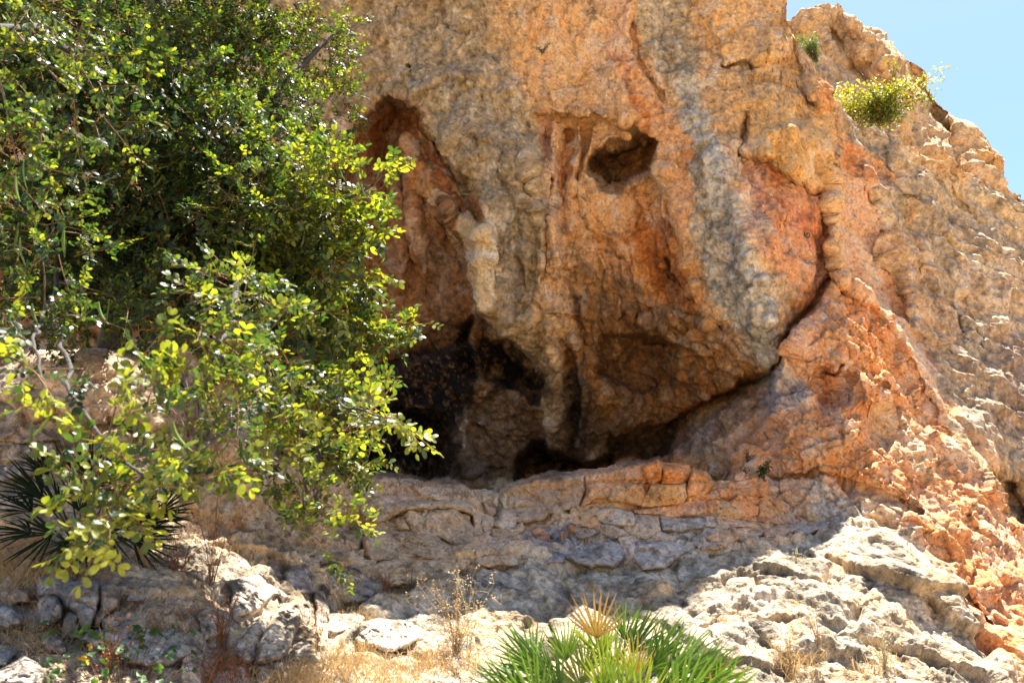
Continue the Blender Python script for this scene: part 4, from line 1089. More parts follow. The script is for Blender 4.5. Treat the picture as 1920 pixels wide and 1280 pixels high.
def build_stones():
    rec = []
    allP, allpx, allpy, allprof = [], [], [], []
    for i, s in enumerate(STONES + BOULDERS):
        X, Y, D, keep, prof = stone_grid(s[0], s[1] * (1.25 if len(s) == 5 else 1.0), s[2] * (1.6 if len(s) == 5 else 1.0), 1000 + i)
        P = at(X, Y, D)
        rec.append((s, X.shape, keep))
        allP.append(P.reshape(-1, 3)); allpx.append(X.ravel()); allpy.append(Y.ravel()); allprof.append(prof.ravel())
    P = np.concatenate(allP); px = np.concatenate(allpx); py = np.concatenate(allpy); prof = np.concatenate(allprof)
    one = np.ones(len(P), np.float32)
    d = relief(P, one * 0.50, one * 0.42, one * 0.0) + 0.8 * bedding(P) * poly_mask(px, py, LEDGE_ZONE, 25)
    dirs = -rays(px, py); dirs /= np.linalg.norm(dirs, axis=1)[:, None]
    P = P + dirs * (d * (0.25 + 0.75 * prof))[:, None]
    C = paint(px, py, P)
    o0 = 0
    for i, (s, shp, keep) in enumerate(rec):
        n = shp[0] * shp[1]
        p = P[o0:o0 + n]; c = C[o0:o0 + n].copy(); o0 += n
        if s[3] is not None:
            lum = (c @ np.array([.3, .6, .1]))[:, None]
            base = lin(s[3]) * 1.25  # lifted like the ledge, bounce light put into the colour
            c = 0.45 * c + 0.55 * base[None] * np.clip(lum / (np.median(lum) + 1e-6), 0.45, 1.7)
        rs = np.random.RandomState(50 + i)
        c *= rs.uniform(0.9, 1.08)
        kq = keep[:-1, :-1] & keep[1:, :-1] & keep[:-1, 1:] & keep[1:, 1:]
        idx = np.arange(n).reshape(shp)
        q = np.stack([idx[:-1, :-1][kq], idx[1:, :-1][kq], idx[1:, 1:][kq], idx[:-1, 1:][kq]], -1)
        if len(q) == 0: continue
        used = np.unique(q)
        remap = np.full(n, -1); remap[used] = np.arange(len(used))
        q = remap[q]
        V = p[used]; cc = c[used]; m = len(V)
        # closed behind: back face 0.25 m further into the bank
        Vb = V + np.array([0, 0.25, 0.0])
        e = np.concatenate([q[:, [0, 1]], q[:, [1, 2]], q[:, [2, 3]], q[:, [3, 0]]])
        key = np.sort(e, 1) @ np.array([m + 1, 1])
        u, inv, cnt = np.unique(key, return_inverse=True, return_counts=True)
        be = e[cnt[inv] == 1]
        side = np.stack([be[:, 1], be[:, 0], be[:, 0] + m, be[:, 1] + m], -1)
        V2 = np.concatenate([V, Vb]); F2 = np.concatenate([q, q[:, ::-1] + m, side])
        c2 = np.concatenate([cc, cc])
        if len(s) == 4:
            link('stone', mesh_np('stone', V2, F2, c2), MAT_SLOPE, slope)
        else:
            base = np.array([V2[:, 0].mean(), V2[:, 1].mean(), V2[:, 2].min()])
            o = link('boulder', mesh_np('boulder', V2 - base, F2, c2), MAT_SLOPE, None, base)
            tag(o, s[4], 'boulder', 'boulders on the slope')
build_stones()

# ------------------------------------------------------------------ plants
rng = np.random.RandomState(11)
G_DARK, G_MID, G_LITE, G_YEL = np.array([.020, .048, .024]), np.array([.040, .078, .025]), np.array([.21, .235, .036]), np.array([.30, .28, .035])  # the lite green carries the sun on the fringe leaves
ORANGE = np.array([.50, .17, .015])

def unit(v):
    v = np.asarray(v, float)
    return v / (np.linalg.norm(v) + 1e-12)

def frame(x, n):
    """rotation whose columns are leaf axis, side, normal"""
    x = unit(x); n = np.asarray(n, float); n = unit(n - x * n.dot(x)); y = np.cross(n, x)
    return np.stack([x, y, n], 1)

def leaflet(length, width, fine=True, curl=0.12, notch=0.0):
    """a rounded leaf along +x, folded a little on its midrib"""
    if fine is None:
        V = np.array([(0, 0, 0), (.35, -.46, .03), (.8, -.38, -.02), (1, 0, -.1), (.8, .38, -.02), (.35, .46, .03)]) * np.array([length, width, length])
        return V, np.array([(0, 1, 5), (1, 2, 5), (2, 4, 5), (2, 3, 4)])
    if fine:
        ts = np.array([0.0, 0.22, 0.5, 0.78, 0.95]); ws = np.array([0.04, 0.62, 0.98, 0.92, 0.45])
    else:
        ts = np.array([0.0, 0.35, 0.8]); ws = np.array([0.05, 0.9, 0.85])
    V = []
    for t, w in zip(ts, ws):
        z = -curl * length * (t ** 2)
        V += [(t * length, -w * width / 2, z + 0.10 * w * width), (t * length, 0, z), (t * length, w * width / 2, z + 0.10 * w * width)]
    n = len(ts)
    V.append((length * (1.0 - notch), 0, -curl * length))
    T = []
    for i in range(n - 1):
        a = i * 3
        T += [(a, a + 3, a + 4), (a, a + 4, a + 1), (a + 1, a + 4, a + 5), (a + 1, a + 5, a + 2)]
    a = (n - 1) * 3
    T += [(a, 3 * n, a + 1), (a + 1, 3 * n, a + 2)]
    return np.array(V), np.array(T)

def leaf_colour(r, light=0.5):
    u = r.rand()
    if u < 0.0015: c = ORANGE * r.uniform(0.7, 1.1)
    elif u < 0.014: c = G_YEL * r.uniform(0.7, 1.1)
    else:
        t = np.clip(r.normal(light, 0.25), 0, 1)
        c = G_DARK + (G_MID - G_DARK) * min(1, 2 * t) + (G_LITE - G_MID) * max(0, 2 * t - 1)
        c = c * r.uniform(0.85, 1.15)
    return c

def compound_leaf(r, fine=True, light=0.5):
    """a carob leaf: reddish stalk with three to five pairs of round leaflets"""
    S = Soup()
    pairs = r.randint(3, 6)
    Ln = r.uniform(0.09, 0.14)
    bend = r.uniform(-0.12, 0.22)
    ns = 5 if fine else 3
    xs = np.linspace(0, Ln, ns)
    path = np.stack([xs, r.uniform(-.06, .06) * xs, -bend * xs ** 2 / Ln], -1)
    V, Fq = tube(path, np.linspace(0.0016, 0.0008, ns), 3)
    S.add(V, Fq, (.22, .10, .035))
    for k in range(pairs):
        f = (k + 0.8) / (pairs + 0.1)
        p = np.array([np.interp(f * Ln, xs, path[:, j]) for j in range(3)])
        for sd in (-1, 1):
            if r.rand() < 0.06: continue
            L = r.uniform(0.034, 0.050) * (0.8 + 0.35 * f)
            a = math.radians(r.uniform(48, 78) - 30 * (f > .85))
            d = np.array([math.cos(a), sd * math.sin(a), r.uniform(-.35, .35)])
            nrm = np.array([r.normal(0, .28), r.normal(0, .28) , 1.0])
            M = frame(d, nrm)
            lv, lt = leaflet(L, L * r.uniform(.52, .70), fine, r.uniform(.0, .25), r.uniform(0, .06))
            S.add(lv @ M.T + p, lt, leaf_colour(r, light))
    return S

def soup_arrays(S):
    V = np.concatenate(S.V); C = np.concatenate(S.C)
    Q = np.concatenate(S.Q) if S.Q else np.zeros((0, 4), int)
    T = np.concatenate(S.T) if S.T else np.zeros((0, 3), int)
    T = np.concatenate([T, Q[:, [0, 1, 2]], Q[:, [0, 2, 3]]])
    return V, T, C

class Instances:
    """many copies of template soups written into one mesh"""
    def __init__(self): self.V = []; self.T = []; self.C = []; self.n = 0
    def add(self, arr, M, t, s=1.0, tint=1.0):
        V, T, C = arr
        self.V.append((V * s) @ M.T + t); self.T.append(T + self.n); self.C.append(C * tint); self.n += len(V)
    def mesh(self, name):
        return mesh_np(name, np.concatenate(self.V), np.concatenate(self.T), np.concatenate(self.C))

SUN_DIR = np.array([math.sin(SUN_AZ) * math.cos(SUN_EL), math.cos(SUN_AZ) * math.cos(SUN_EL), math.sin(SUN_EL)])

def smooth_path(pts, n=24):
    pts = np.asarray(pts, float)
    t = np.concatenate([[0], np.cumsum(np.linalg.norm(np.diff(pts, axis=0), axis=1))])
    tt = np.linspace(0, t[-1], n)
    P = np.stack([np.interp(tt, t, pts[:, k]) for k in range(3)], -1)
    for _ in range(4):
        P[1:-1] = (P[:-2] + 2 * P[1:-1] + P[2:]) / 4
    return P

# ---- the carob tree
def carob_tree():
    r = np.random.RandomState(3)
    base = at(212, 672, 6.9)
    tree = tag(empty('carob_tree', base), 'big leafy carob tree overhanging the left half of the cliff', 'tree')
    farther = lambda Y: Y + 0.85 * math.exp(-((Y - 4.6) / .75) ** 2)
    L = lambda *a: [at(p[0], p[1], farther(p[2])) for p in a]
    limbs = [
        ('trunk', L((212,680,6.95),(214,640,6.9),(222,600,6.85),(250,520,6.7),(300,430,6.4),(328,330,6.2)), .13, .085),
        ('limb', L((328,330,6.2),(335,180,6.3),(315,90,6.4),(290,-60,6.5),(240,-200,6.5)), .085, .04),
        ('limb', L((250,520,6.7),(120,450,5.6),(40,380,4.6),(-60,330,4.0)), .07, .02),
        ('limb', L((328,330,6.2),(450,250,6.1),(560,130,6.8),(640,50,7.2)), .06, .012),
        ('limb', L((300,430,6.4),(450,480,5.2),(560,560,4.7),(600,700,4.4),(592,850,4.2),(585,970,4.1)), .06, .010),
        ('limb', L((335,180,6.3),(180,120,4.9),(60,60,3.7),(-40,40,3.4)), .05, .014),
        ('limb', L((120,450,5.6),(95,560,4.3),(130,700,3.5),(190,820,3.1),(260,890,2.95)), .018, .006),
        ('limb', L((450,480,5.2),(440,580,3.9),(400,650,3.2)), .03, .008),
        ('limb', L((450,480,5.2),(590,420,4.7),(690,350,4.3)), .035, .008),
        ('limb', L((600,700,4.4),(640,760,4.0),(695,782,3.75),(738,785,3.7)), .014, .004),
        ('limb', L((335,180,6.3),(430,100,6.6),(520,60,6.9),(610,30,7.2)), .04, .010),
        ('limb', L((315,90,6.4),(200,40,5.8),(120,-20,5.2)), .04, .012),
        ('limb', L((95,560,4.3),(60,640,3.4),(75,740,3.05)), .012, .005),
        ('limb', L((600,700,4.4),(520,760,3.8),(430,800,3.3),(340,860,3.0)), .011, .005),
        ('limb', L((560,560,4.7),(650,580,5.0),(730,610,5.5)), .02, .005),
    ]
    bark = np.array([.050, .040, .033])
    nodes = []
    for name, pts, r0, r1 in limbs:
        P = smooth_path(pts, 26)
        P += np.stack([perlin(P * 3.1, 900 + k) for k in range(3)], -1) * 0.05 * np.linspace(0.2, 1, 26)[:, None]
        rad = np.linspace(r0, r1, 26) * (1 + 0.12 * perlin(P * 7, 99))
        V, Fq = tube(P, rad, 9 if r0 > .05 else 6)
        S = Soup(); S.add(V - base, Fq, bark * (1.2 if r0 < .04 else 1))
        link(name, S.mesh(name), MAT_BARK, tree)
        nodes.append((P, rad))
    NP = np.concatenate([p for p, _ in nodes]); NR = np.concatenate([q for _, q in nodes])
    # crown: (px, py, rx, ry, distance, depth radius, layers, light)
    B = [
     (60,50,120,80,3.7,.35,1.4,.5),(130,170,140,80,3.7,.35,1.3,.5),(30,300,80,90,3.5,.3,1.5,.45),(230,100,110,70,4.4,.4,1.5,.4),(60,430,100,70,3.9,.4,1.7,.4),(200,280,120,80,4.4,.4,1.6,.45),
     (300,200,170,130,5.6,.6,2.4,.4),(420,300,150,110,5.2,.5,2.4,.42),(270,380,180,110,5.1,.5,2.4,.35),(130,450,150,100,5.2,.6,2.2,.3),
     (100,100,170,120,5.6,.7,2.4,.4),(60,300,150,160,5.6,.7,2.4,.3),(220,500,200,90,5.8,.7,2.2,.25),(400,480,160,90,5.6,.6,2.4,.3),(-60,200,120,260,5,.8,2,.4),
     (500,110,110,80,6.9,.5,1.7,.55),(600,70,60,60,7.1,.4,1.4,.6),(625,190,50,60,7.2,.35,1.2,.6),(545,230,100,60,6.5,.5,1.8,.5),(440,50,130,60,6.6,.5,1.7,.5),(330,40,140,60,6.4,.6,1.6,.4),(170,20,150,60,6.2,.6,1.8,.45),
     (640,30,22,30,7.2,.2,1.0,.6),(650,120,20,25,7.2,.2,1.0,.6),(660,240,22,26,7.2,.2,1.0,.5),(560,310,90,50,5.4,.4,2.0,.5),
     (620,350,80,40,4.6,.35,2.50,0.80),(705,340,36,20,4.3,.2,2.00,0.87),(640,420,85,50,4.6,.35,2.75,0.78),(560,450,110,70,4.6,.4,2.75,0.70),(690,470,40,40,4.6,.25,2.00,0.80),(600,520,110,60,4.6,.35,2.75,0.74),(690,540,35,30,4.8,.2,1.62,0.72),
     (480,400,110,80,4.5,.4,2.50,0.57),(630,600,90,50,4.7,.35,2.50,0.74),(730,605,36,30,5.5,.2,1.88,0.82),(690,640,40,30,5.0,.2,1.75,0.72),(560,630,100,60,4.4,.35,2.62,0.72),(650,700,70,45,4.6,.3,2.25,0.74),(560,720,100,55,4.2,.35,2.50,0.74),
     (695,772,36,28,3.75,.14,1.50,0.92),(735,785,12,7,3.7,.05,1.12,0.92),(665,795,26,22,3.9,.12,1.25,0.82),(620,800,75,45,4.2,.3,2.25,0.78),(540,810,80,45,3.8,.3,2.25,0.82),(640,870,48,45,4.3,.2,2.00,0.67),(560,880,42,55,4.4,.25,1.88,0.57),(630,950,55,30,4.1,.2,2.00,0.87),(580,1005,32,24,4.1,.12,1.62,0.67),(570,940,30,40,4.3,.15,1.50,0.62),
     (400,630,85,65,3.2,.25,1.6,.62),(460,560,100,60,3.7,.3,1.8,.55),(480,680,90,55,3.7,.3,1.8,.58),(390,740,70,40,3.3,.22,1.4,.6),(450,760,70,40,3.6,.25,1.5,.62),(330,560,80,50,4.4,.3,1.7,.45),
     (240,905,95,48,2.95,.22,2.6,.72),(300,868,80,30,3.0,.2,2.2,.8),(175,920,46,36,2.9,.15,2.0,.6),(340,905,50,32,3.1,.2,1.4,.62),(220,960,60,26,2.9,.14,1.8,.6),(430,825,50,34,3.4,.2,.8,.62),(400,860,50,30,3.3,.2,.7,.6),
     (75,735,40,45,3.05,.12,1.0,.85),(225,700,34,36,3.0,.12,.9,.72),(300,750,34,26,3.0,.12,.9,.72),(20,620,46,50,3.2,.2,1.4,.6),(110,580,100,40,3.9,.3,1.5,.45),(160,690,24,22,3.3,.1,.5,.1),(150,-110,220,90,5.6,.7,1.5,.35),(430,-110,150,80,6.2,.6,1.4,.4),(-20,-200,220,120,5.2,.8,1.2,.4),(330,-280,280,120,5.8,.8,1.1,.4),(560,-60,90,60,6.8,.4,1.2,.5),(350,120,150,120,6.0,.5,1.8,.45),(480,180,120,90,6.4,.5,1.8,.5),(400,30,120,60,6.2,.5,1.6,.5),(80,560,150,70,5.6,.6,1.8,.25),(300,600,120,40,5.4,.5,1.5,.3),(480,620,120,70,5.0,.5,2.0,.4),(520,520,120,80,5.2,.5,2,.4),(245,620,70,30,4.2,.3,1.0,.35),  # clumps above the view are added to shade the ground
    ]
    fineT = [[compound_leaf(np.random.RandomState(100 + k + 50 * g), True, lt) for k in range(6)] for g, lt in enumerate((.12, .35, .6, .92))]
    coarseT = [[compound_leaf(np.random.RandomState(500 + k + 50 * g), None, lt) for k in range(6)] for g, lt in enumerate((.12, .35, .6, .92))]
    fineA = [[soup_arrays(s) for s in g] for g in fineT]
    coarseA = [[soup_arrays(s) for s in g] for g in coarseT]
    twigs = Soup()
    leaves = []
    pods = []
    for (px, py, rx, ry, Y, rY, lay, light) in B:
        c = at(px, py, Y)
        sx, sz = rx * Y / F_PX, ry * Y / F_PX
        Y = farther(Y); c = at(px, py, Y); sx, sz = rx * Y / F_PX, ry * Y / F_PX
        SC = (.66 + .12 * math.exp(-((Y - 5.4) / .8) ** 2)) * (1.2 if Y < 3.15 else 1.22 if light > .7 else 1)
        npx = 0.0050 * (F_PX / Y) ** 2 * SC ** 2 * 1.25
        n = int((lay * 1.75 if Y > 6.0 else lay * 2.3 if Y > 4.0 else lay * 1.75 if Y > 3.15 else lay * 2.3) * math.pi * rx * ry / npx)
        # a branch from the nearest limb into this clump
        k = np.argmin(((NP - c) ** 2).sum(1) + 0.15 * (NP[:, 2] - c[2]).clip(0, None))
        a = NP[k]; D = np.linalg.norm(c - a)
        if D > 0.1:
            mid = (a + c) / 2 + r.normal(0, .06, 3) * D + np.array([0, 0, .12 * D])
            P = smooth_path([a, mid, c], 10)
            V, Fq = tube(P, np.linspace(min(NR[k] * .6, .012), .003, 10), 4)
            twigs.add(V - base, Fq, (.13, .085, .055))
        ntw = max(3, n // 6)
        for _ in range(ntw):
            v = r.normal(size=3); v /= np.linalg.norm(v)
            v *= r.rand() ** 0.42
            p0 = c + v * np.array([sx, rY, sz]) * 0.95
            out = unit(v * np.array([1, .7, .8]) + np.array([0.15, -0.35, -0.05]) + r.normal(0, .45, 3))
            Lt = r.uniform(.10, .24) * (1.15 if Y < 4 else 1)
            p1 = p0 + out * Lt + np.array([0, 0, -.04 * Lt])
            V, Fq = tube(smooth_path([p0 - out * .05, (p0 + p1) / 2 + r.normal(0, .01, 3), p1], 5), np.linspace(.0034, .0012, 5), 3)
            twigs.add(V - base, Fq, (.20, .10, .045))
            m = r.randint(4, 8)
            for j in range(m):
                f = (j + .6) / m
                p = p0 + (p1 - p0) * f
                ax = unit(out * .7 + r.normal(0, .55, 3))
                nr = unit(np.array([0, -.25, .75]) + r.normal(0, .5, 3))
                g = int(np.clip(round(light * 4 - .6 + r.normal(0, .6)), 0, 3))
                leaves.append((p, frame(ax, nr), g, r.randint(6), r.uniform(.85, 1.2) * SC, Y, r.uniform(.85, 1.15)))
        if 3.2 < Y < 6 and r.rand() < .75 and py < 900:
            for _ in range(r.randint(1, 4)):
                pods.append(c + np.array([r.uniform(-1, 1) * sx, -rY * r.rand(), r.uniform(-.9, .3) * sz]))
    for q in ((30,330,3.2),(45,300,3.2),(60,430,3.6),(38,445,3.6),(120,430,3.9),(165,560,3.9),(185,565,3.9),(205,560,3.9),(60,790,3.05),(95,770,3.05),(325,790,3.0),(335,830,3.1),(255,95,3.9),(215,250,4.3)):
        pods.append(at(*q))
    leaves.sort(key=lambda t: t[5] + 0.0 * t[0][1])
    inst = Instances()
    meshes = {}
    for i, (p, M, g, k, s, Y, tint) in enumerate(leaves):
        if i < 300:
            key = (g, k)
            if key not in meshes:
                meshes[key] = fineT[g][k].mesh('leaf'); meshes[key].materials.append(MAT_LEAF)
            o = bpy.data.objects.new('leaf', meshes[key]); col.objects.link(o)
            from mathutils import Matrix
            mat = Matrix([list(M[0] * s) + [p[0] - base[0]], list(M[1] * s) + [p[1] - base[1]], list(M[2] * s) + [p[2] - base[2]], [0, 0, 0, 1]])
            o.parent = tree; o.matrix_local = mat
        else:
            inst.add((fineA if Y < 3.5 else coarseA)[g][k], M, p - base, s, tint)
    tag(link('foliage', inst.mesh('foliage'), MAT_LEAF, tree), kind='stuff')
    tag(link('twigs', twigs.mesh('twigs'), MAT_BARK, tree), kind='stuff')
    # green pods
    for i, p in enumerate(pods):
        n = 8
        t = np.linspace(0, 1, n)
        Ln = r.uniform(.08, .14); cv = r.uniform(-.03, .03)
        w = .008 * np.sin(np.pi * np.clip(t * .94 + .04, 0, 1)) ** .5
        th = r.uniform(0, math.pi)
        ax = np.array([math.cos(th), math.sin(th), 0])
        cen = np.stack([cv * t ** 2 * 3, 0 * t, -Ln * t], -1)
        V = np.concatenate([cen - ax * w[:, None], cen + np.cross(ax, [0, 0, 1]) * w[:, None] * .4, cen + ax * w[:, None], cen - np.cross(ax, [0, 0, 1]) * w[:, None] * .4]).reshape(4, n, 3)
        Fq = []
        for a in range(4):
            b = (a + 1) % 4
            for j in range(n - 1):
                Fq.append((a * n + j, b * n + j, b * n + j + 1, a * n + j + 1))
        S = Soup(); S.add(V.reshape(-1, 3), np.array(Fq), np.array([.16, .22, .05]) * r.uniform(.6, 1.2))
        link('pod', S.mesh('pod'), MAT_BUSH, tree, p - base)
    return len(leaves)
n_leaves = carob_tree()

# ---- small bushes on the cliff
def bush(name, label, cat, base, height, width, n, leaf, aspect, c0, c1, group=None, seed=0, lean=(0, 0, 0), stems=9, narrow=False):
    r = np.random.RandomState(seed)
    o = tag(empty(name, base), label, cat, group)
    S = Soup(); I = Instances()
    tips = []
    for i in range(stems):
        th = r.uniform(0, 2 * math.pi); sp = r.rand() ** .6
        end = np.array([math.cos(th) * sp * width / 2, math.sin(th) * sp * width / 2 * .8, height * r.uniform(.4, 1.05) * (1 - .2 * sp)]) + np.array(lean)
        end *= 1 + .28 * math.sin(3 * th + seed) + (.35 if r.rand() < .18 else 0)
        P = smooth_path([(r.normal(0, .06) * width, 0, -.03), end * np.array([.4, .4, .5]), end], 9)
        V, Fq = tube(P, np.linspace(.007, .0018, 9), 4)
        S.add(V, Fq, (.15, .09, .05))
        tips.append(P)
    lv, lt = leaflet(1.0, aspect, False, .12)
    for i in range(n):
        P = tips[r.randint(len(tips))]
        f = r.rand() ** .5
        p = P[int(f * (len(P) - 1))] + r.normal(0, 1, 3) * np.array([width, width, height]) * (.045 if r.rand() < .75 else .09)
        hgt = np.clip(p[2] / height, 0, 1)
        c = np.array(c0) + (np.array(c1) - np.array(c0)) * np.clip(hgt + r.normal(0, .25), 0, 1)
        M = frame(r.normal(0, .8, 3) + np.array([p[0], p[1], .3 * height]) / width, r.normal(0, .6, 3) + np.array([0, -.3, .9]))
        I.add((lv, lt, np.ones((len(lv), 3)) * c), M, p, leaf * r.uniform(.7, 1.25))
    link('stems', S.mesh('stems'), MAT_BARK, o)
    tag(link('foliage', I.mesh('foliage'), MAT_BUSH, o), kind='stuff')
    return o

bush('cliff_bush', 'round yellow-green bush rooted on the sloping right ridge', 'bush', at(1650, 225, 10.15), .56, 1.45, 5200, .042, .5, (.06, .095, .02), (.36, .33, .04), None, 21, (-.06, 0, 0), 26)
bush('cliff_bush', 'light green feathery bush in the gap beside the far cliff', 'bush', at(1530, 112, 10.2), .52, .40, 1500, .036, .22, (.05, .09, .03), (.15, .19, .05), None, 22, (-.1, 0, 0), 9)
bush('sprig', 'thin sprig standing against the sky above the round bush', 'plant', at(1676, 150, 10.6), .42, .22, 60, .036, .5, (.12, .16, .03), (.25, .25, .04), None, 23, (.02, 0, 0), 3)
bush('ledge_plant', 'dark green leafy plant on the orange rock by the ledge', 'plant', at(1428, 893, 7.72), .17, .22, 160, .026, .55, (.03, .07, .02), (.06, .11, .03), 'small plants on the orange rock', 24, (0, -.08, -.02), 9)
bush('ledge_plant', 'small green tuft just left of the dark leafy ledge plant', 'plant', at(1397, 892, 7.74), .08, .08, 40, .022, .55, (.03, .07, .02), (.07, .12, .03), 'small plants on the orange rock', 25, (0, -.04, 0), 5)
bush('ledge_plant', 'flat green tuft on the orange rock above the ledge plants', 'plant', at(1402, 862, 8.0), .06, .12, 40, .022, .55, (.04, .08, .02), (.09, .13, .03), 'small plants on the orange rock', 26, (0, -.05, 0), 5)
bush('wall_moss', 'dark green moss cushion high on the pale wall', 'moss', at(1018, 96, 8.62), .05, .22, 130, .020, .4, (.03, .06, .02), (.06, .09, .03), None, 27, (0, -.06, 0), 8)

# ---- dwarf fan palms
def frond_mesh(r, nseg, L, spread, c_in, c_tip, brown=0.0):
    """one fan leaf in the local x (out) / y plane, petiole end at the origin"""
    S = Soup()
    for k in range(nseg):
        a = (k / (nseg - 1) - .5) * 2 * spread + r.normal(0, .03)
        l = L * (1 - .28 * abs(a / spread) ** 2) * r.uniform(.9, 1.08)
        w = L * .050 * r.uniform(.8, 1.15)
        d = np.array([math.cos(a), math.sin(a), 0]); s = np.array([-math.sin(a), math.cos(a), 0]); up = np.array([0, 0, 1.0])
        dz = r.normal(0, .05)
        V = []
        for f, ww in ((0.02, .25), (.35, 1.0), (.7, .8), (1.0, .06)):
            c = d * l * f + up * (.10 * L * f * (1 - f) - .10 * L * f * f * abs(math.sin(a)) + dz * f * L)
            V += [c - s * w * ww / 2 + up * w * .35 * ww, c, c + s * w * ww / 2 + up * w * .35 * ww]
        Q = []
        for j in range(3):
            b = 3 * j
            Q += [(b, b + 3, b + 4, b + 1), (b + 1, b + 4, b + 5, b + 2)]
        br = r.rand() < brown
        base = np.array(c_in) * r.uniform(.8, 1.2); tip = np.array(c_tip) * r.uniform(.8, 1.2)
        if br: base = np.array([.22, .13, .05]); tip = np.array([.26, .14, .07])
        fr = np.repeat([0.02, .35, .7, 1.0], 3)[:, None]
        S.add(np.array(V), np.array(Q), base + (tip - base) * fr)
    return S

def fan_palm(label, base, spec, seed, c_in, c_tip, group, mat=None):
    mat = mat or MAT_PALM
    """spec: list of (target offset of the fan's centre from the base, fan length, pointing direction, brown share, colour)"""
    r = np.random.RandomState(seed)
    o = tag(empty('fan_palm', base), label, 'palm', group)
    for cen, L, d, brown, cc in spec:
        cen = np.array(cen, float); d = unit(d)
        toc = unit(CAM - (base + cen))
        nr = unit(toc * .75 + np.array([0, 0, .35]) + r.normal(0, .35, 3))
        M = frame(d, nr)
        S = frond_mesh(r, r.randint(12, 17), L * .95, r.uniform(.7, 1.05), *(cc or (c_in, c_tip)), brown)
        V0 = [v @ M.T for v in S.V]; S.V = V0
        fr = link('frond', S.mesh('frond', False), mat, o, cen)
        T = Soup()
        P = smooth_path([-cen * .98, -cen * .45 + np.array([0, 0, .05 * L]), (0, 0, 0)], 8)
        V, Fq = tube(P, np.linspace(.006, .004, 8), 5)
        T.add(V, Fq, (np.array([.14, .20, .05]) if mat is MAT_PALM else np.array([.05, .05, .02])) if brown < .5 else (.3, .2, .08))
        link('petiole', T.mesh('petiole'), mat, fr)
    return o

PY = 4.15
pb = at(1150, 1420, PY)
def off(px, py, Y): return at(px, py, Y) - pb
PC = ((.045, .11, .016), (.12, .21, .028))
PYEL = ((.40, .32, .03), (.50, .40, .06))
PMIX = ((.09, .15, .02), (.22, .26, .04))
spec = []
for px, py, Y, L, dx, dz, br, cc in [
    (1120,1196,3.95,.23,-.08,1,1.1,None),(1128,1232,4.05,.24,-.25,.9,.05,PMIX),(1172,1200,4.3,.20,.12,1,0,None),(1185,1225,4.2,.26,.55,.8,0,None),
    (1000,1250,4.1,.24,-.55,.85,0,None),(1030,1270,3.95,.30,-.75,.65,0,None),(1060,1240,4.2,.22,-.1,1,0,None),(985,1290,3.9,.26,-.9,.45,0,None),(1090,1290,3.85,.26,-.4,.9,0,PMIX),(1050,1310,3.8,.26,-.55,.75,0,None),
    (1190,1270,3.9,.20,-.05,1,.1,PYEL),(1215,1265,4.0,.30,.35,.95,0,None),(1240,1290,3.95,.32,.65,.75,0,None),(1260,1260,4.15,.30,.75,.6,0,None),(1290,1300,4.0,.30,.9,.5,0,None),(1230,1240,4.3,.28,.6,.8,0,None),
    (1320,1290,4.15,.26,.95,.4,.15,None),(1130,1300,3.8,.24,.05,1,0,PMIX),(1160,1320,3.75,.25,.3,.9,0,None),(970,1320,3.85,.26,-.85,.55,0,None),(1330,1320,4.0,.28,.8,.6,.1,None),(1100,1260,4.35,.22,.1,1,0,None),
    (1270,1330,3.85,.3,.6,.8,.05,None),(1200,1340,3.7,.26,.1,1,0,PMIX),(1010,1330,3.8,.28,-.5,.85,0,None),(1150,1250,4.4,.22,-.2,1,.1,None),(1300,1270,4.3,.26,.8,.65,.2,None)]:
    spec.append((off(px, py, Y), L, (dx, rng.uniform(-.35, .1), dz), br, cc))
fan_palm('bright green fan palm with one brown frond at the bottom edge', pb, spec, 31, PC[0], PC[1], 'dwarf fan palms')
pb = at(150, 1040, 5.25)
spec = []
DK = ((.008, .016, .007), (.018, .030, .012))  # greens darkened, the palm's shade is in the colour
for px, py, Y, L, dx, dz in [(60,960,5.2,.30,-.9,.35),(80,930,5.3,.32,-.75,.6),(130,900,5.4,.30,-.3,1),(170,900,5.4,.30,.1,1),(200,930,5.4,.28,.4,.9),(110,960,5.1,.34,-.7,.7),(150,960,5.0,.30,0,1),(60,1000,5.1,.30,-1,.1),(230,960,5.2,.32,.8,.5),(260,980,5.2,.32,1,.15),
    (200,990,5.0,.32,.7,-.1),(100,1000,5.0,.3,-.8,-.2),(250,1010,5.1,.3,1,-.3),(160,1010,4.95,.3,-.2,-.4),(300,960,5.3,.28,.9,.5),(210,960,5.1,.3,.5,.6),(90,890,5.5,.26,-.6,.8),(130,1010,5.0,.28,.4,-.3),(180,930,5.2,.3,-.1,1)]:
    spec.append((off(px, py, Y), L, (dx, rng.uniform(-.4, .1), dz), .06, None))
fan_palm('dark shaded fan palm behind the lowest carob branch at left', pb, spec, 32, DK[0], DK[1], 'dwarf fan palms', MAT_PALM_SHADE)

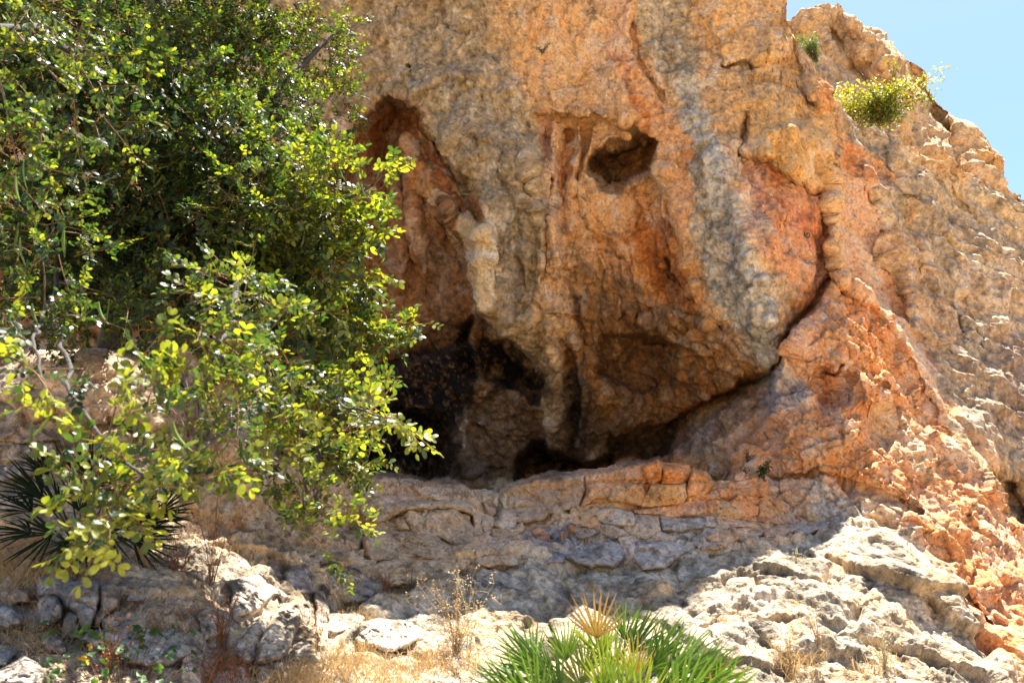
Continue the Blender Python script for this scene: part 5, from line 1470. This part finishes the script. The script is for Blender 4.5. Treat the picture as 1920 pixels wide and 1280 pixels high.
# ---- dry weeds, one plant each
RUST, STRAW, PALE = np.array([.30, .12, .045]), np.array([.48, .33, .16]), np.array([.52, .47, .30])
def surf(px, py): return at(px, py, DEPTH_B(px, py) - 0.06)
def dry_weed(label, px, py, h, spread, n, colr, seed, twiggy=3, seeds=True, lean=0.0, name='dry_weed', base=None, rad=.0022):
    r = np.random.RandomState(seed)
    b = surf(px, py) if base is None else base
    o = tag(empty(name, b), label, 'dry weed' if name == 'dry_weed' else 'weed', 'weeds on the slope and ledge')
    S = Soup(); T = Soup()
    for i in range(n):
        th = r.uniform(0, 2 * math.pi)
        hh = h * r.uniform(.5, 1.0)
        e = np.array([math.cos(th) * spread * r.rand() + lean * hh, math.sin(th) * spread * .6 * r.rand() - .03, hh])
        P = smooth_path([(r.normal(0, .012), r.normal(0, .012), -.04), e * np.array([.3, .3, .55]) + r.normal(0, .012, 3), e], 8)
        V, Fq = tube(P, np.linspace(rad, rad * .4, 8), 3)
        c = colr * r.uniform(.7, 1.25)
        S.add(V, Fq, c)
        for k in range(twiggy):
            j = r.randint(2, 8)
            q = P[j] + np.array([r.normal(0, .6), r.normal(0, .6), r.uniform(.1, .9)]) * .28 * h * r.uniform(.2, .6)
            V, Fq = tube(np.array([P[j], (P[j] + q) / 2 + r.normal(0, .004, 3), q]), [rad * .5, rad * .4, rad * .25], 3)
            S.add(V, Fq, c)
            if seeds:
                for _ in range(3):
                    M = frame(r.normal(size=3), r.normal(size=3))
                    lv, lt = leaflet(.012, .006, False)
                    T.add(lv @ M.T + q + r.normal(0, .006, 3), lt, colr * r.uniform(.9, 1.6))
    link('stalks', S.mesh('stalks'), MAT_DRY, o)
    if seeds and T.n: tag(link('seed_heads', T.mesh('seed_heads'), MAT_DRY, o), kind='stuff')
    return o

dry_weed('tall rust-brown branched weed above the craggy boulder', 395, 1100, .62, .22, 15, RUST, 1, 6)
dry_weed('rust-brown weed left of the tall rust-brown one, against dark palm', 330, 1095, .36, .2, 12, RUST * .8, 2, 5)
dry_weed('short rust weed in the gap right of the leaning slabs', 595, 1210, .24, .08, 10, RUST, 3, 3)
dry_weed('tan wiry weed in front of the smooth grey boulder', 640, 1140, .30, .22, 14, STRAW * .7, 4, 4)
dry_weed('bushy straw-coloured weed on the sunlit rock, centre bottom', 855, 1225, .42, .30, 34, STRAW, 5, 5)
dry_weed('pale grey-green weed rising through the straw-coloured weed', 880, 1215, .42, .26, 8, PALE, 6, 5)
dry_weed('grey tangled dead twigs under the lower ledge block', 770, 1110, .20, .24, 18, np.array([.24, .20, .16]), 7, 3, False)
dry_weed('brown dry tuft at the foot of the lower ledge block', 725, 1112, .16, .10, 14, RUST * 1.1, 8, 2)
dry_weed('brown upright stalk in the crack right of ledge blocks', 876, 1110, .26, .03, 4, RUST * 1.2, 9, 2)
dry_weed('feathery brown sprig on top of the ledge in the cave mouth', 748, 897, .16, .07, 6, np.array([.30, .2, .12]), 10, 6, False, 0, 'dry_weed', at(748, 897, 7.4))
dry_weed('small pale sprig on the ledge below the cave centre', 925, 925, .14, .12, 6, PALE * .8, 12, 3, True, .2, 'dry_weed', at(925, 928, 7.7))
dry_weed('tall straw grass stalks on the sunlit right slope', 1535, 1215, .34, .10, 14, STRAW, 13, 1, True, -.25)
dry_weed('pale green wiry weed at lower right on the sunlit rock', 1660, 1255, .30, .14, 18, PALE * .8, 14, 4)
dry_weed('white looping dead stem hanging on the layered rock', 1540, 985, .30, .09, 4, np.array([.6, .55, .5]), 15, 1, False)
dry_weed('small pale green weed on the shadow edge, right of centre', 1490, 1065, .14, .14, 14, PALE * .8, 16, 4)
dry_weed('straw tuft between bleached rocks at the bottom right', 1480, 1260, .26, .18, 20, STRAW, 17, 2)
dry_weed('brown dry weed on the left of the leaning slabs', 415, 1200, .28, .14, 16, RUST * .9, 18, 4)
dry_weed('thin rust stems behind the green lobed weed', 200, 1275, .34, .26, 12, RUST * .8, 19, 2)

# green lobed weed, bottom left
def lobed_weed():
    r = np.random.RandomState(44)
    b = surf(235, 1275)
    o = tag(empty('lobed_weed', b), 'green lobed-leaf weed with reddish stems at the bottom left', 'weed', 'weeds on the slope and ledge')
    S = Soup()
    leafs = []
    for i in range(78):
        px, py = r.uniform(70, 380), r.uniform(1165, 1290)
        if r.rand() < .35: px, py = r.uniform(130, 320), r.uniform(1170, 1235)
        p = at(px, py, DEPTH_B(px, py) - r.uniform(.10, .30)) - b
        q = np.array([p[0] * .45 + r.normal(0, .03), p[1] * .45, -.05])
        V, Fq = tube(smooth_path([q, (p + q) / 2 + np.array([0, -.02, .05]), p], 6), np.linspace(.0022, .001, 6), 3)
        S.add(V, Fq, (.22, .09, .05))
        leafs.append(p)
    link('stems', S.mesh('stems'), MAT_DRY, o)
    ms = []
    for k in range(6):
        L = Soup(); n = 15
        th = np.linspace(-2.7, 2.7, n)
        rad = .020 * (1 + .22 * np.cos(th * 2.6 + k)) * (1 - .1 * np.cos(th))
        V = np.concatenate([[(0, 0, 0)], np.stack([np.cos(th) * rad + .012, np.sin(th) * rad, -.006 * np.cos(3 * th)], -1)])
        T = np.array([(0, j + 1, j + 2) for j in range(n - 1)])
        cc = np.array([.075, .15, .05]) * r.uniform(.6, 1.2) if k < 5 else np.array([.5, .32, .03])
        L.add(V, T, cc)
        m = L.mesh('leaf'); m.materials.append(MAT_BUSH); ms.append(m)
    for p in leafs:
        k = r.randint(5) if r.rand() > .06 else 5
        lo = bpy.data.objects.new('leaf', ms[k]); col.objects.link(lo)
        lo.parent = o; lo.location = p
        lo.rotation_euler = (r.uniform(.2, 1.3), r.normal(0, .4), r.uniform(0, 6.28)); s = r.uniform(.7, 1.25); lo.scale = (s, s, s)
lobed_weed()

# dry grass nobody could count
def grass():
    r = np.random.RandomState(66)
    S = Soup()
    patches = [(40,1060,110,45,900,STRAW*.8,.16),(150,1075,120,30,500,STRAW*.7,.13),(260,1085,90,35,300,RUST,.16),(640,1235,80,35,420,STRAW,.12),(560,1270,90,30,350,STRAW*.9,.13),(830,1235,90,30,420,STRAW*1.1,.12),(730,1260,90,30,300,STRAW*1.1,.12),
               (680,1150,50,15,160,STRAW,.09),(790,1115,90,14,260,STRAW*.6,.09),(70,1190,80,60,260,STRAW*.7,.12),(330,1160,60,40,200,RUST*.9,.14),(420,1250,60,40,220,RUST,.14),(480,1040,70,40,120,STRAW*.6,.10),
               (1460,1100,90,30,260,STRAW,.07),(1500,1230,50,40,200,STRAW,.12),(1380,1150,60,20,120,STRAW,.06),(860,925,50,8,90,STRAW*.6,.06),(800,905,50,6,70,STRAW*.6,.06),(1640,1250,40,30,120,STRAW,.10),(1560,1070,60,20,120,STRAW,.06),(160,1130,140,20,160,RUST*.8,.12)]
    for px, py, rx, ry, n, c, h in patches:
        X = np.clip(r.normal(0, .5, n), -1, 1) * rx + px; Yp = np.clip(r.normal(0, .5, n), -1, 1) * ry + py
        B = at(X, Yp, DEPTH_B(X, Yp) - .05)
        for i in range(n):
            hh = h * r.uniform(.3, 1.0)
            d = np.array([r.normal(0, .9), r.normal(-.1, .7), r.uniform(.05, .9)]); d = unit(d) * hh
            s = unit(np.cross(d, [0, 1, .2])) * .0016
            m = B[i] + d * .55 + np.array([0, 0, .02 * hh]); t = B[i] + d + np.array([r.normal(0, .02), 0, -.25 * hh * r.rand()])
            b0 = B[i] - np.array([0, 0, .03])
            S.add([b0 - s, b0 + s, m + s * .8, m - s * .8, t], np.array([(0, 1, 2, 3), (3, 2, 4, 4)])[:1], c * r.uniform(.7, 1.3))
            S.T.append(np.array([(3, 2, 4)]) + S.n - 5)
    tag(link('dry_grass', S.mesh('dry_grass', False), MAT_DRY), kind='stuff')
grass()

# ------------------------------------------------------------------ climbing bolts and the painted scribble
def cliff_point(px, py):
    k = np.argmin((SURF_PX - px) ** 2 + (SURF_PY - py) ** 2)
    return SURF_P[k]
def bolt(label, px, py, ring=True, seed=0):
    p = cliff_point(px, py)
    toc = unit(CAM - p)
    o = tag(empty('climbing_bolt', p + toc * .012), label, 'bolt', 'climbing bolts in the rock')
    M = frame(np.array([1, 0, 0]) - toc * toc[0], toc)
    dark = (.09, .09, .10) if ring else (.6, .6, .62)
    S = Soup()
    th = np.linspace(0, 2 * math.pi, 17)
    if ring:
        P = np.stack([np.cos(th) * .022 + .018, np.sin(th) * .024 - .012, .012 + 0 * th], -1)
        V, Fq = tube(P, np.full(17, .0055), 6); S.add(V @ M.T, Fq, dark)
        link('ring', S.mesh('ring'), MAT_STEEL, o)
    H = Soup()
    w, h = .016, .03 if not ring else .016
    prof = [(-w, h, .0), (w, h, .0), (w, -h * .4, .002), (-w, -h * .4, .002), (-w * .8, -h, .014), (w * .8, -h, .014)]
    Vp = np.array([(a, b, c) for a, b, c in prof] + [(a, b, c + .004) for a, b, c in prof])
    Fq = np.array([(6, 7, 8, 9), (9, 8, 11, 10), (0, 3, 2, 1), (3, 4, 5, 2), (0, 1, 7, 6), (1, 2, 8, 7), (2, 5, 11, 8), (5, 4, 10, 11), (4, 3, 9, 10), (3, 0, 6, 9)])
    H.add(Vp @ M.T, Fq, dark)
    link('hanger_plate', H.mesh('hanger_plate', False), MAT_STEEL, o)
    N = Soup()
    P = np.array([(0, h * .3, .002), (0, h * .3, .016)])
    V, Fq = tube(P, [.008, .008], 6); N.add(V @ M.T, Fq, (.3, .3, .32)); N.add(np.array([V[6 + i] for i in (0, 1, 2, 3)]) @ M.T, np.array([(0, 1, 2, 3)]), (.3, .3, .32)); N.add(np.array([V[6 + i] for i in (0, 3, 4, 5)]) @ M.T, np.array([(0, 1, 2, 3)]), (.3, .3, .32))
    link('nut', N.mesh('nut', False), MAT_STEEL, o)
bolt('dark ring bolt under the yellow overhanging lump', 1458, 325)
bolt('dark ring bolt in pink rock left of the silver bolt', 1501, 443)
bolt('silver bolt plate beside the vertical rock rib', 1548, 421, False)
bolt('dark ring bolt on the sunlit edge of the orange buttress', 1692, 604)

def scribble():
    S = Soup()
    strokes = [[(904,789),(898,789),(898,794),(904,794)], [(898,791.5),(903,791.5)], [(906,789),(906,794)], [(909,793.5),(911,794)], [(913,794),(913.5,787),(917,792.5),(917,786)]]
    for st in strokes:
        P = np.array([cliff_point(x, y) + unit(CAM - cliff_point(x, y)) * .012 for x, y in st])
        if len(P) < 2: continue
        V, Fq = tube(P, np.full(len(P), .0045), 4); S.add(V, Fq, (.6, .6, .6))
    tag(link('painted_scribble', S.mesh('painted_scribble'), MAT_DRY), 'tiny white painted scribble on the cave wall', 'graffiti')
scribble()
